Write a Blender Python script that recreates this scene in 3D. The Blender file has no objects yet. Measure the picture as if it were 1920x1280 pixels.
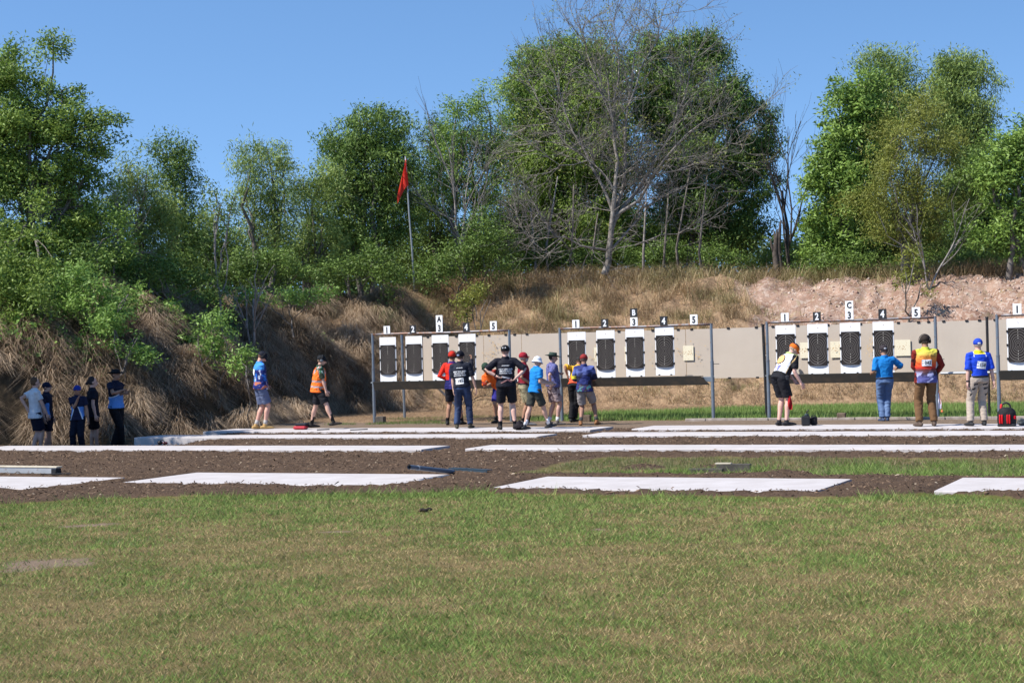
import bpy, math, random
import numpy as np
from mathutils import Vector, Matrix
from mathutils.bvhtree import BVHTree
random.seed(7); RNG = np.random.default_rng(7)
S = bpy.context.scene
COL = S.collection
# ------------------------------------------------------------------ camera, sky, sun, exposure
F = 3215.0; CH = 1.78; PITCH = math.atan(15/3215.0); ROLL = 0.0255
fw = np.array([0, math.cos(PITCH), math.sin(PITCH)]); r0 = np.array([1.0, 0, 0]); u0 = np.cross(r0, fw)
cr, sr = math.cos(ROLL), math.sin(ROLL)
rt = cr*r0 - sr*u0; up = sr*r0 + cr*u0
CAM = np.array([0, 0, CH])
cd = bpy.data.cameras.new('camera'); cam = bpy.data.objects.new('camera', cd); COL.objects.link(cam)
cd.sensor_width = 36; cd.lens = 36*F/1920; cd.clip_start = 0.1; cd.clip_end = 2000
M = Matrix(((rt[0], up[0], -fw[0], 0), (rt[1], up[1], -fw[1], 0), (rt[2], up[2], -fw[2], CH), (0, 0, 0, 1)))
cam.matrix_world = M
S.camera = cam
SUNV = Vector((-0.63, -0.25, 0.77)).normalized()
SUN_EL = math.asin(SUNV.z); SUN_AZ = math.atan2(SUNV.x, SUNV.y)
W = bpy.data.worlds.new('World'); S.world = W; W.use_nodes = True
nt = W.node_tree; nt.nodes.clear()
sky = nt.nodes.new('ShaderNodeTexSky'); sky.sky_type = 'NISHITA'; sky.sun_disc = False
sky.sun_elevation = SUN_EL; sky.sun_rotation = SUN_AZ
sky.air_density = 1.0; sky.dust_density = 0.0; sky.ozone_density = 2.0; sky.altitude = 0
hs = nt.nodes.new('ShaderNodeHueSaturation'); hs.inputs['Saturation'].default_value = 1.14
bg = nt.nodes.new('ShaderNodeBackground'); bg.inputs['Strength'].default_value = 0.145
wo = nt.nodes.new('ShaderNodeOutputWorld')
geo = nt.nodes.new('ShaderNodeTexCoord'); sx = nt.nodes.new('ShaderNodeSeparateXYZ'); cx = nt.nodes.new('ShaderNodeCombineXYZ')
ma = nt.nodes.new('ShaderNodeMath'); ma.operation = 'MULTIPLY_ADD'; ma.inputs[1].default_value = 1.3; ma.inputs[2].default_value = 0.165
nt.links.new(geo.outputs['Generated'], sx.inputs[0])
nt.links.new(sx.outputs[0], cx.inputs[0]); nt.links.new(sx.outputs[1], cx.inputs[1]); nt.links.new(sx.outputs[2], ma.inputs[0]); nt.links.new(ma.outputs[0], cx.inputs[2])
nt.links.new(cx.outputs[0], sky.inputs['Vector'])
nt.links.new(sky.outputs[0], hs.inputs['Color']); nt.links.new(hs.outputs[0], bg.inputs[0]); nt.links.new(bg.outputs[0], wo.inputs[0])
sl = bpy.data.lights.new('sun', 'SUN'); sl.energy = 5.0; sl.angle = math.radians(0.53); sl.color = (1.0, 0.955, 0.89)
so = bpy.data.objects.new('sun', sl); COL.objects.link(so); so.rotation_euler = SUNV.to_track_quat('Z', 'Y').to_euler()
S.view_settings.view_transform = 'Standard'; S.view_settings.look = 'None'; S.view_settings.exposure = 0.58; S.view_settings.gamma = 1
S.render.engine = 'CYCLES'; S.cycles.max_bounces = 5; S.cycles.diffuse_bounces = 2; S.cycles.transmission_bounces = 3; S.cycles.transparent_max_bounces = 4

# ------------------------------------------------------------------ measuring: pixel of the 1920 px picture -> metres
def ray(x, y): return fw + rt*(x-960)/F + up*(640-y)/F
def onz(x, y, z=0.0):
    d = ray(x, y); return CAM + d*(z-CH)/d[2]
def at(x, y, Y):
    d = ray(x, y); return CAM + d*Y/d[1]
TH = math.radians(24.2); RO = np.array([0, 42.5]); RA = np.array([math.cos(TH), -math.sin(TH)]); RP = np.array([math.sin(TH), math.cos(TH)])
def rg(s, t, z=0.0):
    q = RO + s*RA + t*RP; return Vector((q[0], q[1], z))

# ------------------------------------------------------------------ noise in numpy
def _hash(ix, iy, iz, seed):
    n = (ix.astype(np.int64)*374761393 + iy.astype(np.int64)*668265263 + iz.astype(np.int64)*2147483647 + seed*1274126177) & 0xffffffff
    n = ((n ^ (n >> 13))*1274126177) & 0xffffffff
    return ((n ^ (n >> 16)) & 0xffff)/65535.0
def vn(p, f=1.0, seed=0):
    p = np.asarray(p, float)*f
    if p.shape[1] == 2: p = np.c_[p, np.zeros(len(p))+0.37]
    i = np.floor(p).astype(np.int64); t = p-i; t = t*t*(3-2*t)
    r = 0
    for dx in (0, 1):
        for dy in (0, 1):
            for dz in (0, 1):
                w = (t[:, 0] if dx else 1-t[:, 0])*(t[:, 1] if dy else 1-t[:, 1])*(t[:, 2] if dz else 1-t[:, 2])
                r = r + w*_hash(i[:, 0]+dx, i[:, 1]+dy, i[:, 2]+dz, seed)
    return r
def fbm(p, f=1.0, o=4, seed=0):
    a, s, r = 1.0, 0.0, 0.0
    for k in range(o):
        r = r + a*vn(p, f*2**k, seed+k*17); s += a; a *= 0.5
    return r/s
def sst(a, b, x):
    t = np.clip((x-a)/(b-a), 0, 1); return t*t*(3-2*t)

# ------------------------------------------------------------------ mesh and object helpers
def link(o, parent=None):
    COL.objects.link(o)
    if parent: o.parent = parent
    return o
def tag(o, label=None, cat=None, group=None, kind=None):
    if label: o['label'] = label
    if cat: o['category'] = cat
    if group: o['group'] = group
    if kind: o['kind'] = kind
    return o
def empty(name, loc=(0, 0, 0), rz=0.0):
    o = bpy.data.objects.new(name, None); o.empty_display_size = 0.1; o.location = loc; o.rotation_euler = (0, 0, rz)
    return link(o)
def mesh_np(name, V, Fc, n, mat=None, parent=None, smooth=False, attrs=None):
    """all faces have n corners"""
    me = bpy.data.meshes.new(name); V = np.asarray(V, np.float32); Fc = np.asarray(Fc, np.int32)
    me.vertices.add(len(V)); me.vertices.foreach_set('co', V.ravel())
    me.loops.add(Fc.size); me.loops.foreach_set('vertex_index', Fc.ravel())
    m = Fc.size//n; me.polygons.add(m); me.polygons.foreach_set('loop_start', np.arange(0, m*n, n, dtype=np.int32))
    try: me.polygons.foreach_set('loop_total', np.full(m, n, np.int32))
    except Exception: pass
    if smooth: me.polygons.foreach_set('use_smooth', np.ones(m, bool))
    for k, a in (attrs or {}).items():
        a = np.asarray(a, np.float32)
        if a.ndim == 1: at_ = me.attributes.new(k, 'FLOAT', 'POINT'); at_.data.foreach_set('value', a)
        else: at_ = me.attributes.new(k, 'FLOAT_COLOR', 'POINT'); at_.data.foreach_set('color', np.c_[a, np.ones(len(a))].astype(np.float32).ravel())
    me.update(calc_edges=True); me.validate()
    if mat: me.materials.append(mat)
    return link(bpy.data.objects.new(name, me), parent)
class MB:
    def __init__(s): s.v = []; s.f = []; s.m = []
    def add(s, v, f, m=0):
        b = len(s.v); s.v += [tuple(map(float, q)) for q in v]; s.f += [tuple(i+b for i in q) for q in f]; s.m += [m]*len(f)
    def box(s, c, d, rz=0.0, m=0, R=None, bev=0.0):
        c = Vector(c); hx, hy, hz = d[0]/2, d[1]/2, d[2]/2
        R = R or Matrix.Rotation(rz, 3, 'Z')
        b = min(bev, hx*.6, hy*.6, hz*.6)
        if b > 0:   # chamfered box: three nested rings
            P = []
            for (z, i) in ((-hz, b), (-hz+b, 0), (hz-b, 0), (hz, b)):
                x, y = hx-i, hy-i; e = b if i == 0 else 0
                P += [(-x+b, -y, z), (x-b, -y, z), (x, -y+b, z), (x, y-b, z), (x-b, y, z), (-x+b, y, z), (-x, y-b, z), (-x, -y+b, z)]
            f = [tuple(range(7, -1, -1)), tuple(range(24, 32))]
            for k in range(3):
                for j in range(8): a, q = k*8+j, k*8+(j+1) % 8; f.append((a, q, q+8, a+8))
            s.add([c+R @ Vector(p) for p in P], f, m); return
        P = [(-hx, -hy, -hz), (hx, -hy, -hz), (hx, hy, -hz), (-hx, hy, -hz), (-hx, -hy, hz), (hx, -hy, hz), (hx, hy, hz), (-hx, hy, hz)]
        s.add([c+R @ Vector(p) for p in P], [(0, 3, 2, 1), (4, 5, 6, 7), (0, 1, 5, 4), (1, 2, 6, 5), (2, 3, 7, 6), (3, 0, 4, 7)], m)
    def tube(s, pts, rad, n=10, m=0, side=None, caps=True, hemi=False):
        """rad: number, or list of number / (a,b) along side axis and across"""
        pts = [Vector(p) for p in pts]
        if not isinstance(rad, (list, tuple)): rad = [rad]*len(pts)
        rad = [(q, q) if not isinstance(q, (tuple, list)) else q for q in rad]
        if hemi:
            d0 = (pts[0]-pts[1]).normalized(); d1 = (pts[-1]-pts[-2]).normalized(); np_, nr = [], []
            for k in (0.98, 0.8, 0.45): np_.append(pts[0]+d0*min(rad[0])*k); w = math.sqrt(1-k*k); nr.append((rad[0][0]*w, rad[0][1]*w))
            np_ += pts; nr += rad
            for k in (0.45, 0.8, 0.98): np_.append(pts[-1]+d1*min(rad[-1])*k); w = math.sqrt(1-k*k); nr.append((rad[-1][0]*w, rad[-1][1]*w))
            pts, rad = np_, nr
        V = []; prev = Vector(side) if side is not None else None
        for i, p in enumerate(pts):
            t = (pts[min(i+1, len(pts)-1)]-pts[max(i-1, 0)])
            if t.length < 1e-9: t = Vector((0, 0, 1))
            t.normalize()
            if prev is None:
                prev = Vector((1, 0, 0)) if abs(t.x) < 0.8 else Vector((0, 1, 0))
            a = prev-t*prev.dot(t)
            if a.length < 1e-6: a = t.orthogonal()
            a.normalize(); b = t.cross(a); prev = a
            for k in range(n):
                an = 2*math.pi*k/n; V.append(p+a*(rad[i][0]*math.cos(an))+b*(rad[i][1]*math.sin(an)))
        f = []
        for i in range(len(pts)-1):
            for k in range(n): q = (k+1) % n; f.append((i*n+k, i*n+q, (i+1)*n+q, (i+1)*n+k))
        if caps: f += [tuple(range(n-1, -1, -1)), tuple(range((len(pts)-1)*n, len(pts)*n))]
        s.add(V, f, m)
    def ball(s, c, r, R=None, n=14, k=9, m=0, zmin=-1.0):
        c = Vector(c); r = (r, r, r) if not isinstance(r, (tuple, list)) else r; R = R or Matrix.Identity(3)
        V = []; f = []
        for i in range(k+1):
            z = 1-(1-zmin)*i/k if False else math.cos(math.acos(zmin)*i/k) if zmin > -1 else math.cos(math.pi*i/k)
            w = math.sqrt(max(0, 1-z*z)); w = max(w, 0.02)
            for j in range(n): a = 2*math.pi*j/n; V.append(c+R @ Vector((r[0]*w*math.cos(a), r[1]*w*math.sin(a), r[2]*z)))
        for i in range(k):
            for j in range(n): q = (j+1) % n; f.append((i*n+j, (i+1)*n+j, (i+1)*n+q, i*n+q))
        f += [tuple(range(n)), tuple(range((k+1)*n-1, k*n-1, -1))]
        s.add(V, f, m)
    def build(s, name, mats, parent=None, smooth=False, loc=None):
        me = bpy.data.meshes.new(name); me.from_pydata(s.v, [], s.f); me.validate()
        for m in (mats if isinstance(mats, (list, tuple)) else [mats]): me.materials.append(m)
        if len(s.m) == len(me.polygons): me.polygons.foreach_set('material_index', s.m)
        if smooth: me.polygons.foreach_set('use_smooth', np.ones(len(me.polygons), bool))
        me.update(); o = link(bpy.data.objects.new(name, me), parent)
        if loc is not None: o.location = loc
        return o
def remesh(mb, name, voxel=0.012, it=2, mat=None, parent=None, wr=0.0, wf=9.0, seed=0, colf=None):
    """one closed skin over overlapping shapes"""
    me = bpy.data.meshes.new('tmp'); me.from_pydata(mb.v, [], mb.f); o = bpy.data.objects.new('tmp', me); COL.objects.link(o)
    m = o.modifiers.new('r', 'REMESH'); m.mode = 'VOXEL'; m.voxel_size = voxel
    m2 = o.modifiers.new('s', 'SMOOTH'); m2.factor = 0.6; m2.iterations = it
    dg = bpy.context.evaluated_depsgraph_get(); out = bpy.data.meshes.new_from_object(o.evaluated_get(dg)); out.name = name
    bpy.data.objects.remove(o); bpy.data.meshes.remove(me)
    n = len(out.vertices); P = np.empty(n*3, np.float32); out.vertices.foreach_get('co', P); P = P.reshape(-1, 3)
    if wr > 0:
        N = np.empty(n*3, np.float32); out.vertices.foreach_get('normal', N); N = N.reshape(-1, 3)
        q = P*np.array([1, 1, 1.9]) + 0.12*np.c_[vn(P, 6, seed), vn(P, 6, seed+5), vn(P, 6, seed+9)]
        w = np.abs(fbm(q, wf, 2, seed)-0.5)*2
        P = P+N*(np.clip(0.35-w, -.22, 1)*wr*1.5)[:, None]; out.vertices.foreach_set('co', P.astype(np.float32).ravel())
    if colf is not None:
        a = out.attributes.new('Col', 'FLOAT_COLOR', 'POINT'); c = np.clip(colf(P.astype(float)), 0, 1)
        a.data.foreach_set('color', np.c_[c, np.ones(n)].astype(np.float32).ravel())
    out.polygons.foreach_set('use_smooth', np.ones(len(out.polygons), bool))
    out.materials.clear()
    if mat: out.materials.append(mat)
    out.update()
    return link(bpy.data.objects.new(name, out), parent)

# ------------------------------------------------------------------ materials
class MT:
    def __init__(s, name):
        s.m = bpy.data.materials.new(name); s.m.use_nodes = True; s.t = s.m.node_tree; s.n = s.t.nodes; s.b = s.n['Principled BSDF']
        s.tc = s.n.new('ShaderNodeTexCoord')
    def L(s, a, b): s.t.links.new(a, b)
    def noise(s, scale, detail=4, rough=.55, coord='Object', vec=None, dist=0.0):
        n = s.n.new('ShaderNodeTexNoise'); n.inputs['Scale'].default_value = scale; n.inputs['Detail'].default_value = detail; n.inputs['Roughness'].default_value = rough
        n.inputs['Distortion'].default_value = dist
        s.L(vec if vec is not None else s.tc.outputs[coord], n.inputs['Vector']); return n.outputs['Fac']
    def map(s, scale=(1, 1, 1), rot=(0, 0, 0), coord='Object'):
        n = s.n.new('ShaderNodeMapping'); n.inputs['Scale'].default_value = scale; n.inputs['Rotation'].default_value = rot
        s.L(s.tc.outputs[coord], n.inputs[0]); return n.outputs[0]
    def attr(s, name, color=False):
        n = s.n.new('ShaderNodeAttribute'); n.attribute_name = name; return n.outputs['Color' if color else 'Fac']
    def ramp(s, fac, stops, interp='LINEAR'):
        n = s.n.new('ShaderNodeValToRGB'); n.color_ramp.interpolation = interp; e = n.color_ramp.elements
        while len(e) < len(stops): e.new(0.5)
        for i, (p, c) in enumerate(stops): e[i].position = p; e[i].color = (c, c, c, 1) if isinstance(c, (int, float)) else tuple(c)+(1,)
        s.L(fac, n.inputs[0]); return n.outputs[0]
    def mix(s, fac, a, b, mode='MIX'):
        n = s.n.new('ShaderNodeMix'); n.data_type = 'RGBA'; n.blend_type = mode
        for sock, v in ((n.inputs[0], fac), (n.inputs[6], a), (n.inputs[7], b)):
            if isinstance(v, (int, float)): sock.default_value = v
            elif isinstance(v, (tuple, list)): sock.default_value = tuple(v)+(1,)
            else: s.L(v, sock)
        return n.outputs[2]
    def math(s, op, a, b=0.0, c=0.0):
        n = s.n.new('ShaderNodeMath'); n.operation = op
        for i, v in enumerate((a, b, c)):
            if isinstance(v, (int, float)): n.inputs[i].default_value = v
            else: s.L(v, n.inputs[i])
        return n.outputs[0]
    def xyz(s, coord='Object'):
        n = s.n.new('ShaderNodeSeparateXYZ'); s.L(s.tc.outputs[coord], n.inputs[0]); return n.outputs
    def bump(s, h, strength=.3, dist=.02):
        n = s.n.new('ShaderNodeBump'); n.inputs['Strength'].default_value = strength; n.inputs['Distance'].default_value = dist
        s.L(h, n.inputs['Height']); s.L(n.outputs[0], s.b.inputs['Normal'])
    def col(s, v):
        if isinstance(v, (tuple, list)): s.b.inputs['Base Color'].default_value = tuple(v)+(1,)
        else: s.L(v, s.b.inputs['Base Color'])
    def set(s, rough=.7, metal=0.0, spec=.3):
        s.b.inputs['Roughness'].default_value = rough; s.b.inputs['Metallic'].default_value = metal; s.b.inputs['Specular IOR Level'].default_value = spec; return s
def simple(name, c, c2=None, scale=8.0, rough=.7, metal=0.0, spec=.3, bump=0.0, bscale=60, lo=.35, hi=.65):
    t = MT(name).set(rough, metal, spec)
    if c2 is not None: t.col(t.ramp(t.noise(scale, 5), [(lo, c), (hi, c2)]))
    else: t.col(t.ramp(t.noise(scale, 4), [(.3, [q*.92 for q in c]), (.7, [min(1, q*1.06) for q in c])]))
    if bump: t.bump(t.noise(bscale, 4), bump, .01)
    return t.m
def leafmat(name, dark, light, trans=.27, old=None):
    t = MT(name).set(.55, 0, .35); a = t.attr('tint')
    st = [(0.0, dark), (.75, light)] if old is None else [(0.0, dark), (.8, light), (.93, light), (1.0, old)]
    c = t.ramp(a, st); t.col(c)
    tr = t.n.new('ShaderNodeBsdfTranslucent'); t.L(t.mix(0.0, c, c), tr.inputs[0])
    mx = t.n.new('ShaderNodeMixShader'); mx.inputs[0].default_value = trans
    t.L(t.b.outputs[0], mx.inputs[1]); t.L(tr.outputs[0], mx.inputs[2]); t.L(mx.outputs[0], t.n['Material Output'].inputs[0])
    return t.m
def blademat(name, trans=.3, rough=.6):
    t = MT(name).set(rough, 0, .25); c = t.attr('Col', True); t.col(c)
    tr = t.n.new('ShaderNodeBsdfTranslucent'); t.L(c, tr.inputs[0]); mx = t.n.new('ShaderNodeMixShader'); mx.inputs[0].default_value = trans
    t.L(t.b.outputs[0], mx.inputs[1]); t.L(tr.outputs[0], mx.inputs[2]); t.L(mx.outputs[0], t.n['Material Output'].inputs[0]); return t.m

def ground_mat():
    t = MT('ground_cover').set(.95, 0, .12)
    n1 = t.noise(1.1, 6, .6); n2 = t.noise(9, 5, .65); n3 = t.noise(45, 4, .7); n4 = t.noise(.35, 4, .6); n5 = t.noise(140, 3, .7)
    lawn = t.mix(t.ramp(n1, [(.40, 0), (.60, 1)]), (.125, .12, .034), (.235, .17, .078))
    lawn = t.mix(t.ramp(n5, [(.4, 0), (.7, .5)]), lawn, (.075, .095, .028))
    dirt = t.mix(t.ramp(n2, [(.3, 0), (.7, 1)]), (.050, .031, .021), (.130, .085, .056))
    dirt = t.mix(t.ramp(n3, [(.35, 0), (.75, .8)]), dirt, (.18, .118, .076))
    dirt = t.mix(t.ramp(n5, [(.3, .65), (.55, 0)]), dirt, (.020, .012, .008))
    straw = t.mix(t.ramp(n2, [(.35, 0), (.65, 1)]), (.17, .10, .055), (.38, .25, .15))
    straw = t.mix(t.ramp(n5, [(.42, 0), (.7, .7)]), straw, (.42, .32, .21))
    grav = t.mix(t.ramp(n1, [(.35, 0), (.65, 1)]), (.26, .155, .11), (.42, .285, .215))
    v = t.n.new('ShaderNodeTexVoronoi'); v.inputs['Scale'].default_value = 11; t.L(t.tc.outputs['Object'], v.inputs['Vector'])
    sv = t.n.new('ShaderNodeSeparateColor'); t.L(v.outputs['Color'], sv.inputs[0])
    grav = t.mix(t.ramp(sv.outputs[0], [(.55, 0), (.95, .75)]), grav, (.52, .42, .35))
    grav = t.mix(t.ramp(n3, [(.36, .8), (.5, 0)]), grav, (.14, .075, .055))
    grav = t.mix(t.ramp(t.noise(2.6, 5, .7), [(.55, 0), (.68, .6)]), grav, (.30, .25, .13))
    sand = t.mix(t.ramp(n2, [(.3, 0), (.7, 1)]), (.15, .105, .072), (.24, .18, .13))
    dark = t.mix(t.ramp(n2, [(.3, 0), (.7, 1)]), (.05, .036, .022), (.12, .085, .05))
    def m(a, k=.35): return t.ramp(t.math('ADD', t.attr(a), t.math('MULTIPLY', t.math('SUBTRACT', t.noise(6, 5, .7), .5), k)), [(.42, 0), (.58, 1)])
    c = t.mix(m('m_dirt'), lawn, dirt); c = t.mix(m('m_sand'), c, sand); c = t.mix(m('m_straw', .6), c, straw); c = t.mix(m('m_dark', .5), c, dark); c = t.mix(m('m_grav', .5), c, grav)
    bare = t.mix(t.ramp(n3, [(.3, 0), (.7, 1)]), (.19, .135, .09), (.27, .20, .145))
    c = t.mix(m('m_bare', .5), c, bare)
    t.col(c); t.bump(t.math('ADD', t.math('MULTIPLY', n3, .6), t.math('MULTIPLY', n5, .5)), .9, .03)
    return t.m

CONC = MT('pale_concrete').set(.85, 0, .2)
_c = CONC; n = _c.noise(2.2, 6, .6)
_c.col(_c.mix(_c.ramp(_c.noise(30, 5, .7), [(.4, 0), (.75, .35)]), _c.ramp(n, [(.3, (.42, .385, .37)), (.7, (.53, .495, .485))]), (.36, .31, .28))); _c.bump(_c.noise(80, 4), .15, .005); CONC = CONC.m
def galv(name, base, rusty=.0):
    t = MT(name).set(.45, .35, .5)
    c = t.ramp(t.noise(5, 5, .6), [(.3, [q*.8 for q in base]), (.7, base)])
    c = t.mix(t.ramp(t.noise(9, 6, .7), [(.55-rusty, 0), (.68-rusty, .95)]), c, (.16, .075, .04)); t.col(c); t.bump(t.noise(70, 3), .1, .004); return t.m
GALV = galv('galvanised_steel', (.19, .225, .265), -.02); RUSTY = galv('rusty_pipe', (.20, .19, .20), .12); BLACKPIPE = galv('black_steel', (.03, .028, .028), -.05); GALVP = galv('pale_galvanised', (.42, .43, .44), -.05)
WHITE = simple('white_sheet', (.80, .80, .80), rough=.7); CREAM = MT('cream_patch').set(.8)
v = CREAM.n.new('ShaderNodeTexVoronoi'); v.inputs['Scale'].default_value = 26; CREAM.L(CREAM.tc.outputs['Object'], v.inputs['Vector'])
gl = CREAM.n.new('ShaderNodeVectorMath'); gl.operation = 'LENGTH'; CREAM.L(CREAM.tc.outputs['Object'], gl.inputs[0])
hole = CREAM.ramp(CREAM.math('ADD', v.outputs['Distance'], CREAM.math('MULTIPLY', gl.outputs['Value'], 1.0)), [(.27, 1), (.36, 0)])
CREAM.col(CREAM.mix(hole, (.72, .66, .50), (.36, .17, .05))); CREAM = CREAM.m
PANEL = MT('beige_panel').set(.75, 0, .25); _p = PANEL
_p.col(_p.ramp(_p.noise(1.3, 6, .6), [(.3, (.46, .39, .32)), (.7, (.50, .43, .355))])); PANEL = PANEL.m
DARKTIN = MT('dark_metal_tray').set(.6, .3, .4); _d = DARKTIN
_d.col(_d.mix(_d.ramp(_d.noise(4, 6, .65), [(.5, 0), (.75, .8)]), (.058, .055, .048), (.12, .09, .065))); DARKTIN = DARKTIN.m
BLACK = simple('black_plastic', (.016, .016, .018), rough=.5); INK = simple('black_ink', (.022, .024, .028), rough=.7); WHITEINK = simple('white_ink', (.75, .76, .78), rough=.6)
TIMB = simple('weathered_timber', (.10, .072, .05), (.17, .125, .09), 14, .9, bump=.3); PINE = simple('pale_timber', (.46, .40, .30), (.55, .49, .38), 10, .8)
BARK = simple('grey_bark', (.09, .075, .062), (.20, .175, .155), 7, .95, bump=.6, bscale=25); BARKD = simple('dark_bark', (.045, .034, .028), (.10, .08, .068), 7, .95, bump=.6, bscale=25); PALEBARK = simple('pale_bark', (.17, .15, .135), (.33, .30, .28), 6, .9, bump=.4, bscale=25)

# ------------------------------------------------------------------ terrain
FOOT = np.array([(-90, 18), (-40, 31), (-20, 37), (-13, 39.3), (-9.2, 40.8), (-6.9, 43.2), (-6.0, 46.3), (-5.5, 48.6), (-4.6, 50.6), (-2.8, 51.8), tuple(rg(-2, 8.2).xy), tuple(rg(5, 8.6).xy), tuple(rg(12, 9.0).xy), tuple(rg(30, 9.0).xy), tuple(rg(90, 9).xy)], float)
def foot_d(x, y):
    P = np.c_[x, y]; best = np.full(len(P), 1e9); sgn = np.ones(len(P)); par = np.zeros(len(P))
    for a, b in zip(FOOT[:-1], FOOT[1:]):
        ab = b-a; t = np.clip(((P-a)@ab)/(ab@ab), 0, 1); q = a+t[:, None]*ab; d = np.hypot(*(P-q).T)
        c = ab[0]*(P[:, 1]-a[1])-ab[1]*(P[:, 0]-a[0]); k = d < best-1e-9; best[k] = d[k]; sgn[k] = np.sign(c[k])
    return best*sgn
def bank_h(x, y):
    x = np.asarray(x, float); y = np.asarray(y, float); P = np.c_[x, y]
    d = foot_d(x, y); lf = sst(-1.0, -5.5, x)
    Wd = 7.6-2.9*lf; H = 3.95-0.75*lf-0.35*sst(4, 10, x)
    lump = (fbm(P, .55, 3, 3)-.5); d2 = d+lump*1.6*(1+lf)
    h = H*np.power(np.clip(d2/Wd, 0, 1), 1.15+.0*d)
    h = np.where(d2 > Wd, H, h)
    h = H*(1-np.exp(-np.maximum(d2, 0)/Wd*2.4)*(1+np.maximum(d2, 0)/Wd*2.4*.75)) / (1-math.exp(-2.4)*(1+2.4*.75)) * (d2 < Wd) + H*(d2 >= Wd)
    mid = sst(0, 1.2, d)*(1-sst(Wd*.9, Wd*1.2, d)); h = h+mid*(1-lf)*sst(3, 7, x)*((np.abs(fbm(P, 1.3, 3, 14)-.5)*-1.2+.2)+(fbm(P, 5, 2, 15)-.5)*.16)
    h = h+mid*((np.abs(fbm(P, .9, 2, 11)-.5)*-2+.5)*(.35+.75*lf) + (fbm(P, 2.3, 2, 12)-.5)*(.15+.35*lf))
    h = h+sst(Wd, Wd+2, d)*(fbm(P, .4, 2, 5)-.5)*.4
    h = h*(1-.8*sst(14, 40, d))
    return h, d, lf
def terrain_z(x, y, fine=True):
    x = np.atleast_1d(np.asarray(x, float)); y = np.atleast_1d(np.asarray(y, float)); P = np.c_[x, y]
    h, d, lf = bank_h(x, y)
    q = P-RO; s = q@RA; t = q@RP
    ditch = sst(-4.6, -6.6, s)*sst(-10.7, -9.6, t)*sst(-1, -.2, t-7.5+0*t) if False else sst(-6.2, -7.9, x)*sst(-10.9, -9.7, t)
    z = h-0.30*ditch*(1-sst(0, 1.5, d))
    if fine:
        dm = masks(x, y, d, s, t)['m_dirt']
        z = z+dm*((fbm(P, 2.2, 3, 21)-.5)*.05+(np.abs(fbm(P, 5, 3, 22)-.5)*-.22+.055)+(vn(P, 14, 24)-.5)*.022+.018)+(1-dm)*(fbm(P, .5, 3, 23)-.5)*.05
        for (s0, s1, t0, t1) in SLABS:   # earth scraped up lower under the slabs
            k = sst(s0-.1, s0+.05, s)*sst(s1+.1, s1-.05, s)*sst(t0-.06, t0+.06, t)*sst(t1+.06, t1-.06, t); z = z*(1-k)+k*np.minimum(z, -.04)
    return z
SLABS = [(-7.0, 1.84, -20.1, -18.1), (2.40, 6.72, -19.05, -17.08), (8.27, 12.43, -19.22, -17.33), (13.75, 18.2, -18.95, -17.0),
         (-6.25, 3.76, -12.32, -11.2), (4.5, 17.5, -12.1, -11.0), (-5.25, 4.25, -8.35, -7.4), (5.04, 17.5, -8.0, -6.9), (-5.05, 4.42, -6.05, -4.7), (5.2, 17.5, -5.7, -4.3)]
EX = np.array([-30, -6.4, -5.2, -3.2, -.4, 1.0, 2.05, 3.8, 4.8, 5.5, 30]); EY = np.array([27, 21.17, 21.9, 21.75, 21.25, 20.4, 19.85, 19.2, 19.6, 18.7, 12])
def masks(x, y, d, s, t):
    P = np.c_[x, y]; w = (fbm(P, 1.3, 3, 31)-.5)*.9; w2 = (fbm(P, .7, 3, 32)-.5)
    edge = y-np.interp(x, EX, EY)+w*.5
    dirt = sst(-.12, .12, edge)*sst(-4.3, -4.7, t+w*.3)
    gp = sst(6.8, 8.0, s+w)*sst(-16.9, -16.5, t+w*.3)*sst(-12.9, -13.4, t+w*.8); dirt = dirt*(1-gp*sst(.35, .55, fbm(P, 1.1, 3, 33)+.12))
    green_back = sst(-.3, 0.2, t+w*.4)*sst(7.6, 6.0, t+w*2+np.interp(s, [-10, 0, 2, 5, 12], [0, 1.5, 1.2, -1.2, -2.4]))*sst(-.6, 1.2, s+w)
    sand = sst(-4.7, -4.4, t+w*.3)*sst(.25, -.25, t+w*.5)*(d < 2)
    straw = sst(-.3, .2, t+w*.4)*(1-green_back)
    lf = sst(-5.2, -6.5, x)
    straw = np.maximum(straw, sst(-1.0, 0.2, d)); sand = sand*(1-sst(-.8, .2, d))
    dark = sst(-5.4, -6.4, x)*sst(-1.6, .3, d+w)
    xx = x+w2*5+(y-52)*.25
    gr = sst(7.0, 9.4, xx)*sst(1.0, 2.2, d+w)*(1-sst(6.7, 8.2, d+w*1.3))
    bare = np.maximum.reduce([np.exp(-(((x+w*.9-a)/ra)**2+((y+w2*2-b)/rb)**2)*2)*(.45+.75*fbm(P, 3.5, 3, 34)) for a, b, ra, rb in ((-4.2, 14.9, .9, .8), (5.6, 16.9, 1.1, .5), (-4.6, 18.1, .5, .4), (-1.9, 17.2, .45, .2), (.8, 16.8, .3, .15))])
    return dict(m_dirt=dirt, m_sand=sand, m_straw=straw, m_dark=dark, m_grav=gr, m_bare=bare)
def ax(*seg):
    out = []
    for a, b, st in seg: out += list(np.arange(a, b, st))
    return np.array(out+[seg[-1][1]])
GX = ax((-300, -40, 20), (-40, -15, .6), (-15, 16, .1), (16, 40, .7), (40, 300, 20)); GY = ax((-40, 8, 3), (8, 18.5, .2), (18.5, 40, .09), (40, 64, .16), (64, 90, 1), (90, 600, 30))
X, Y = np.meshgrid(GX, GY); X = X.ravel(); Y = Y.ravel()
Zt = terrain_z(X, Y); Dd = foot_d(X, Y); Q = np.c_[X, Y]-RO; MK = masks(X, Y, Dd, Q@RA, Q@RP)
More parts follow.
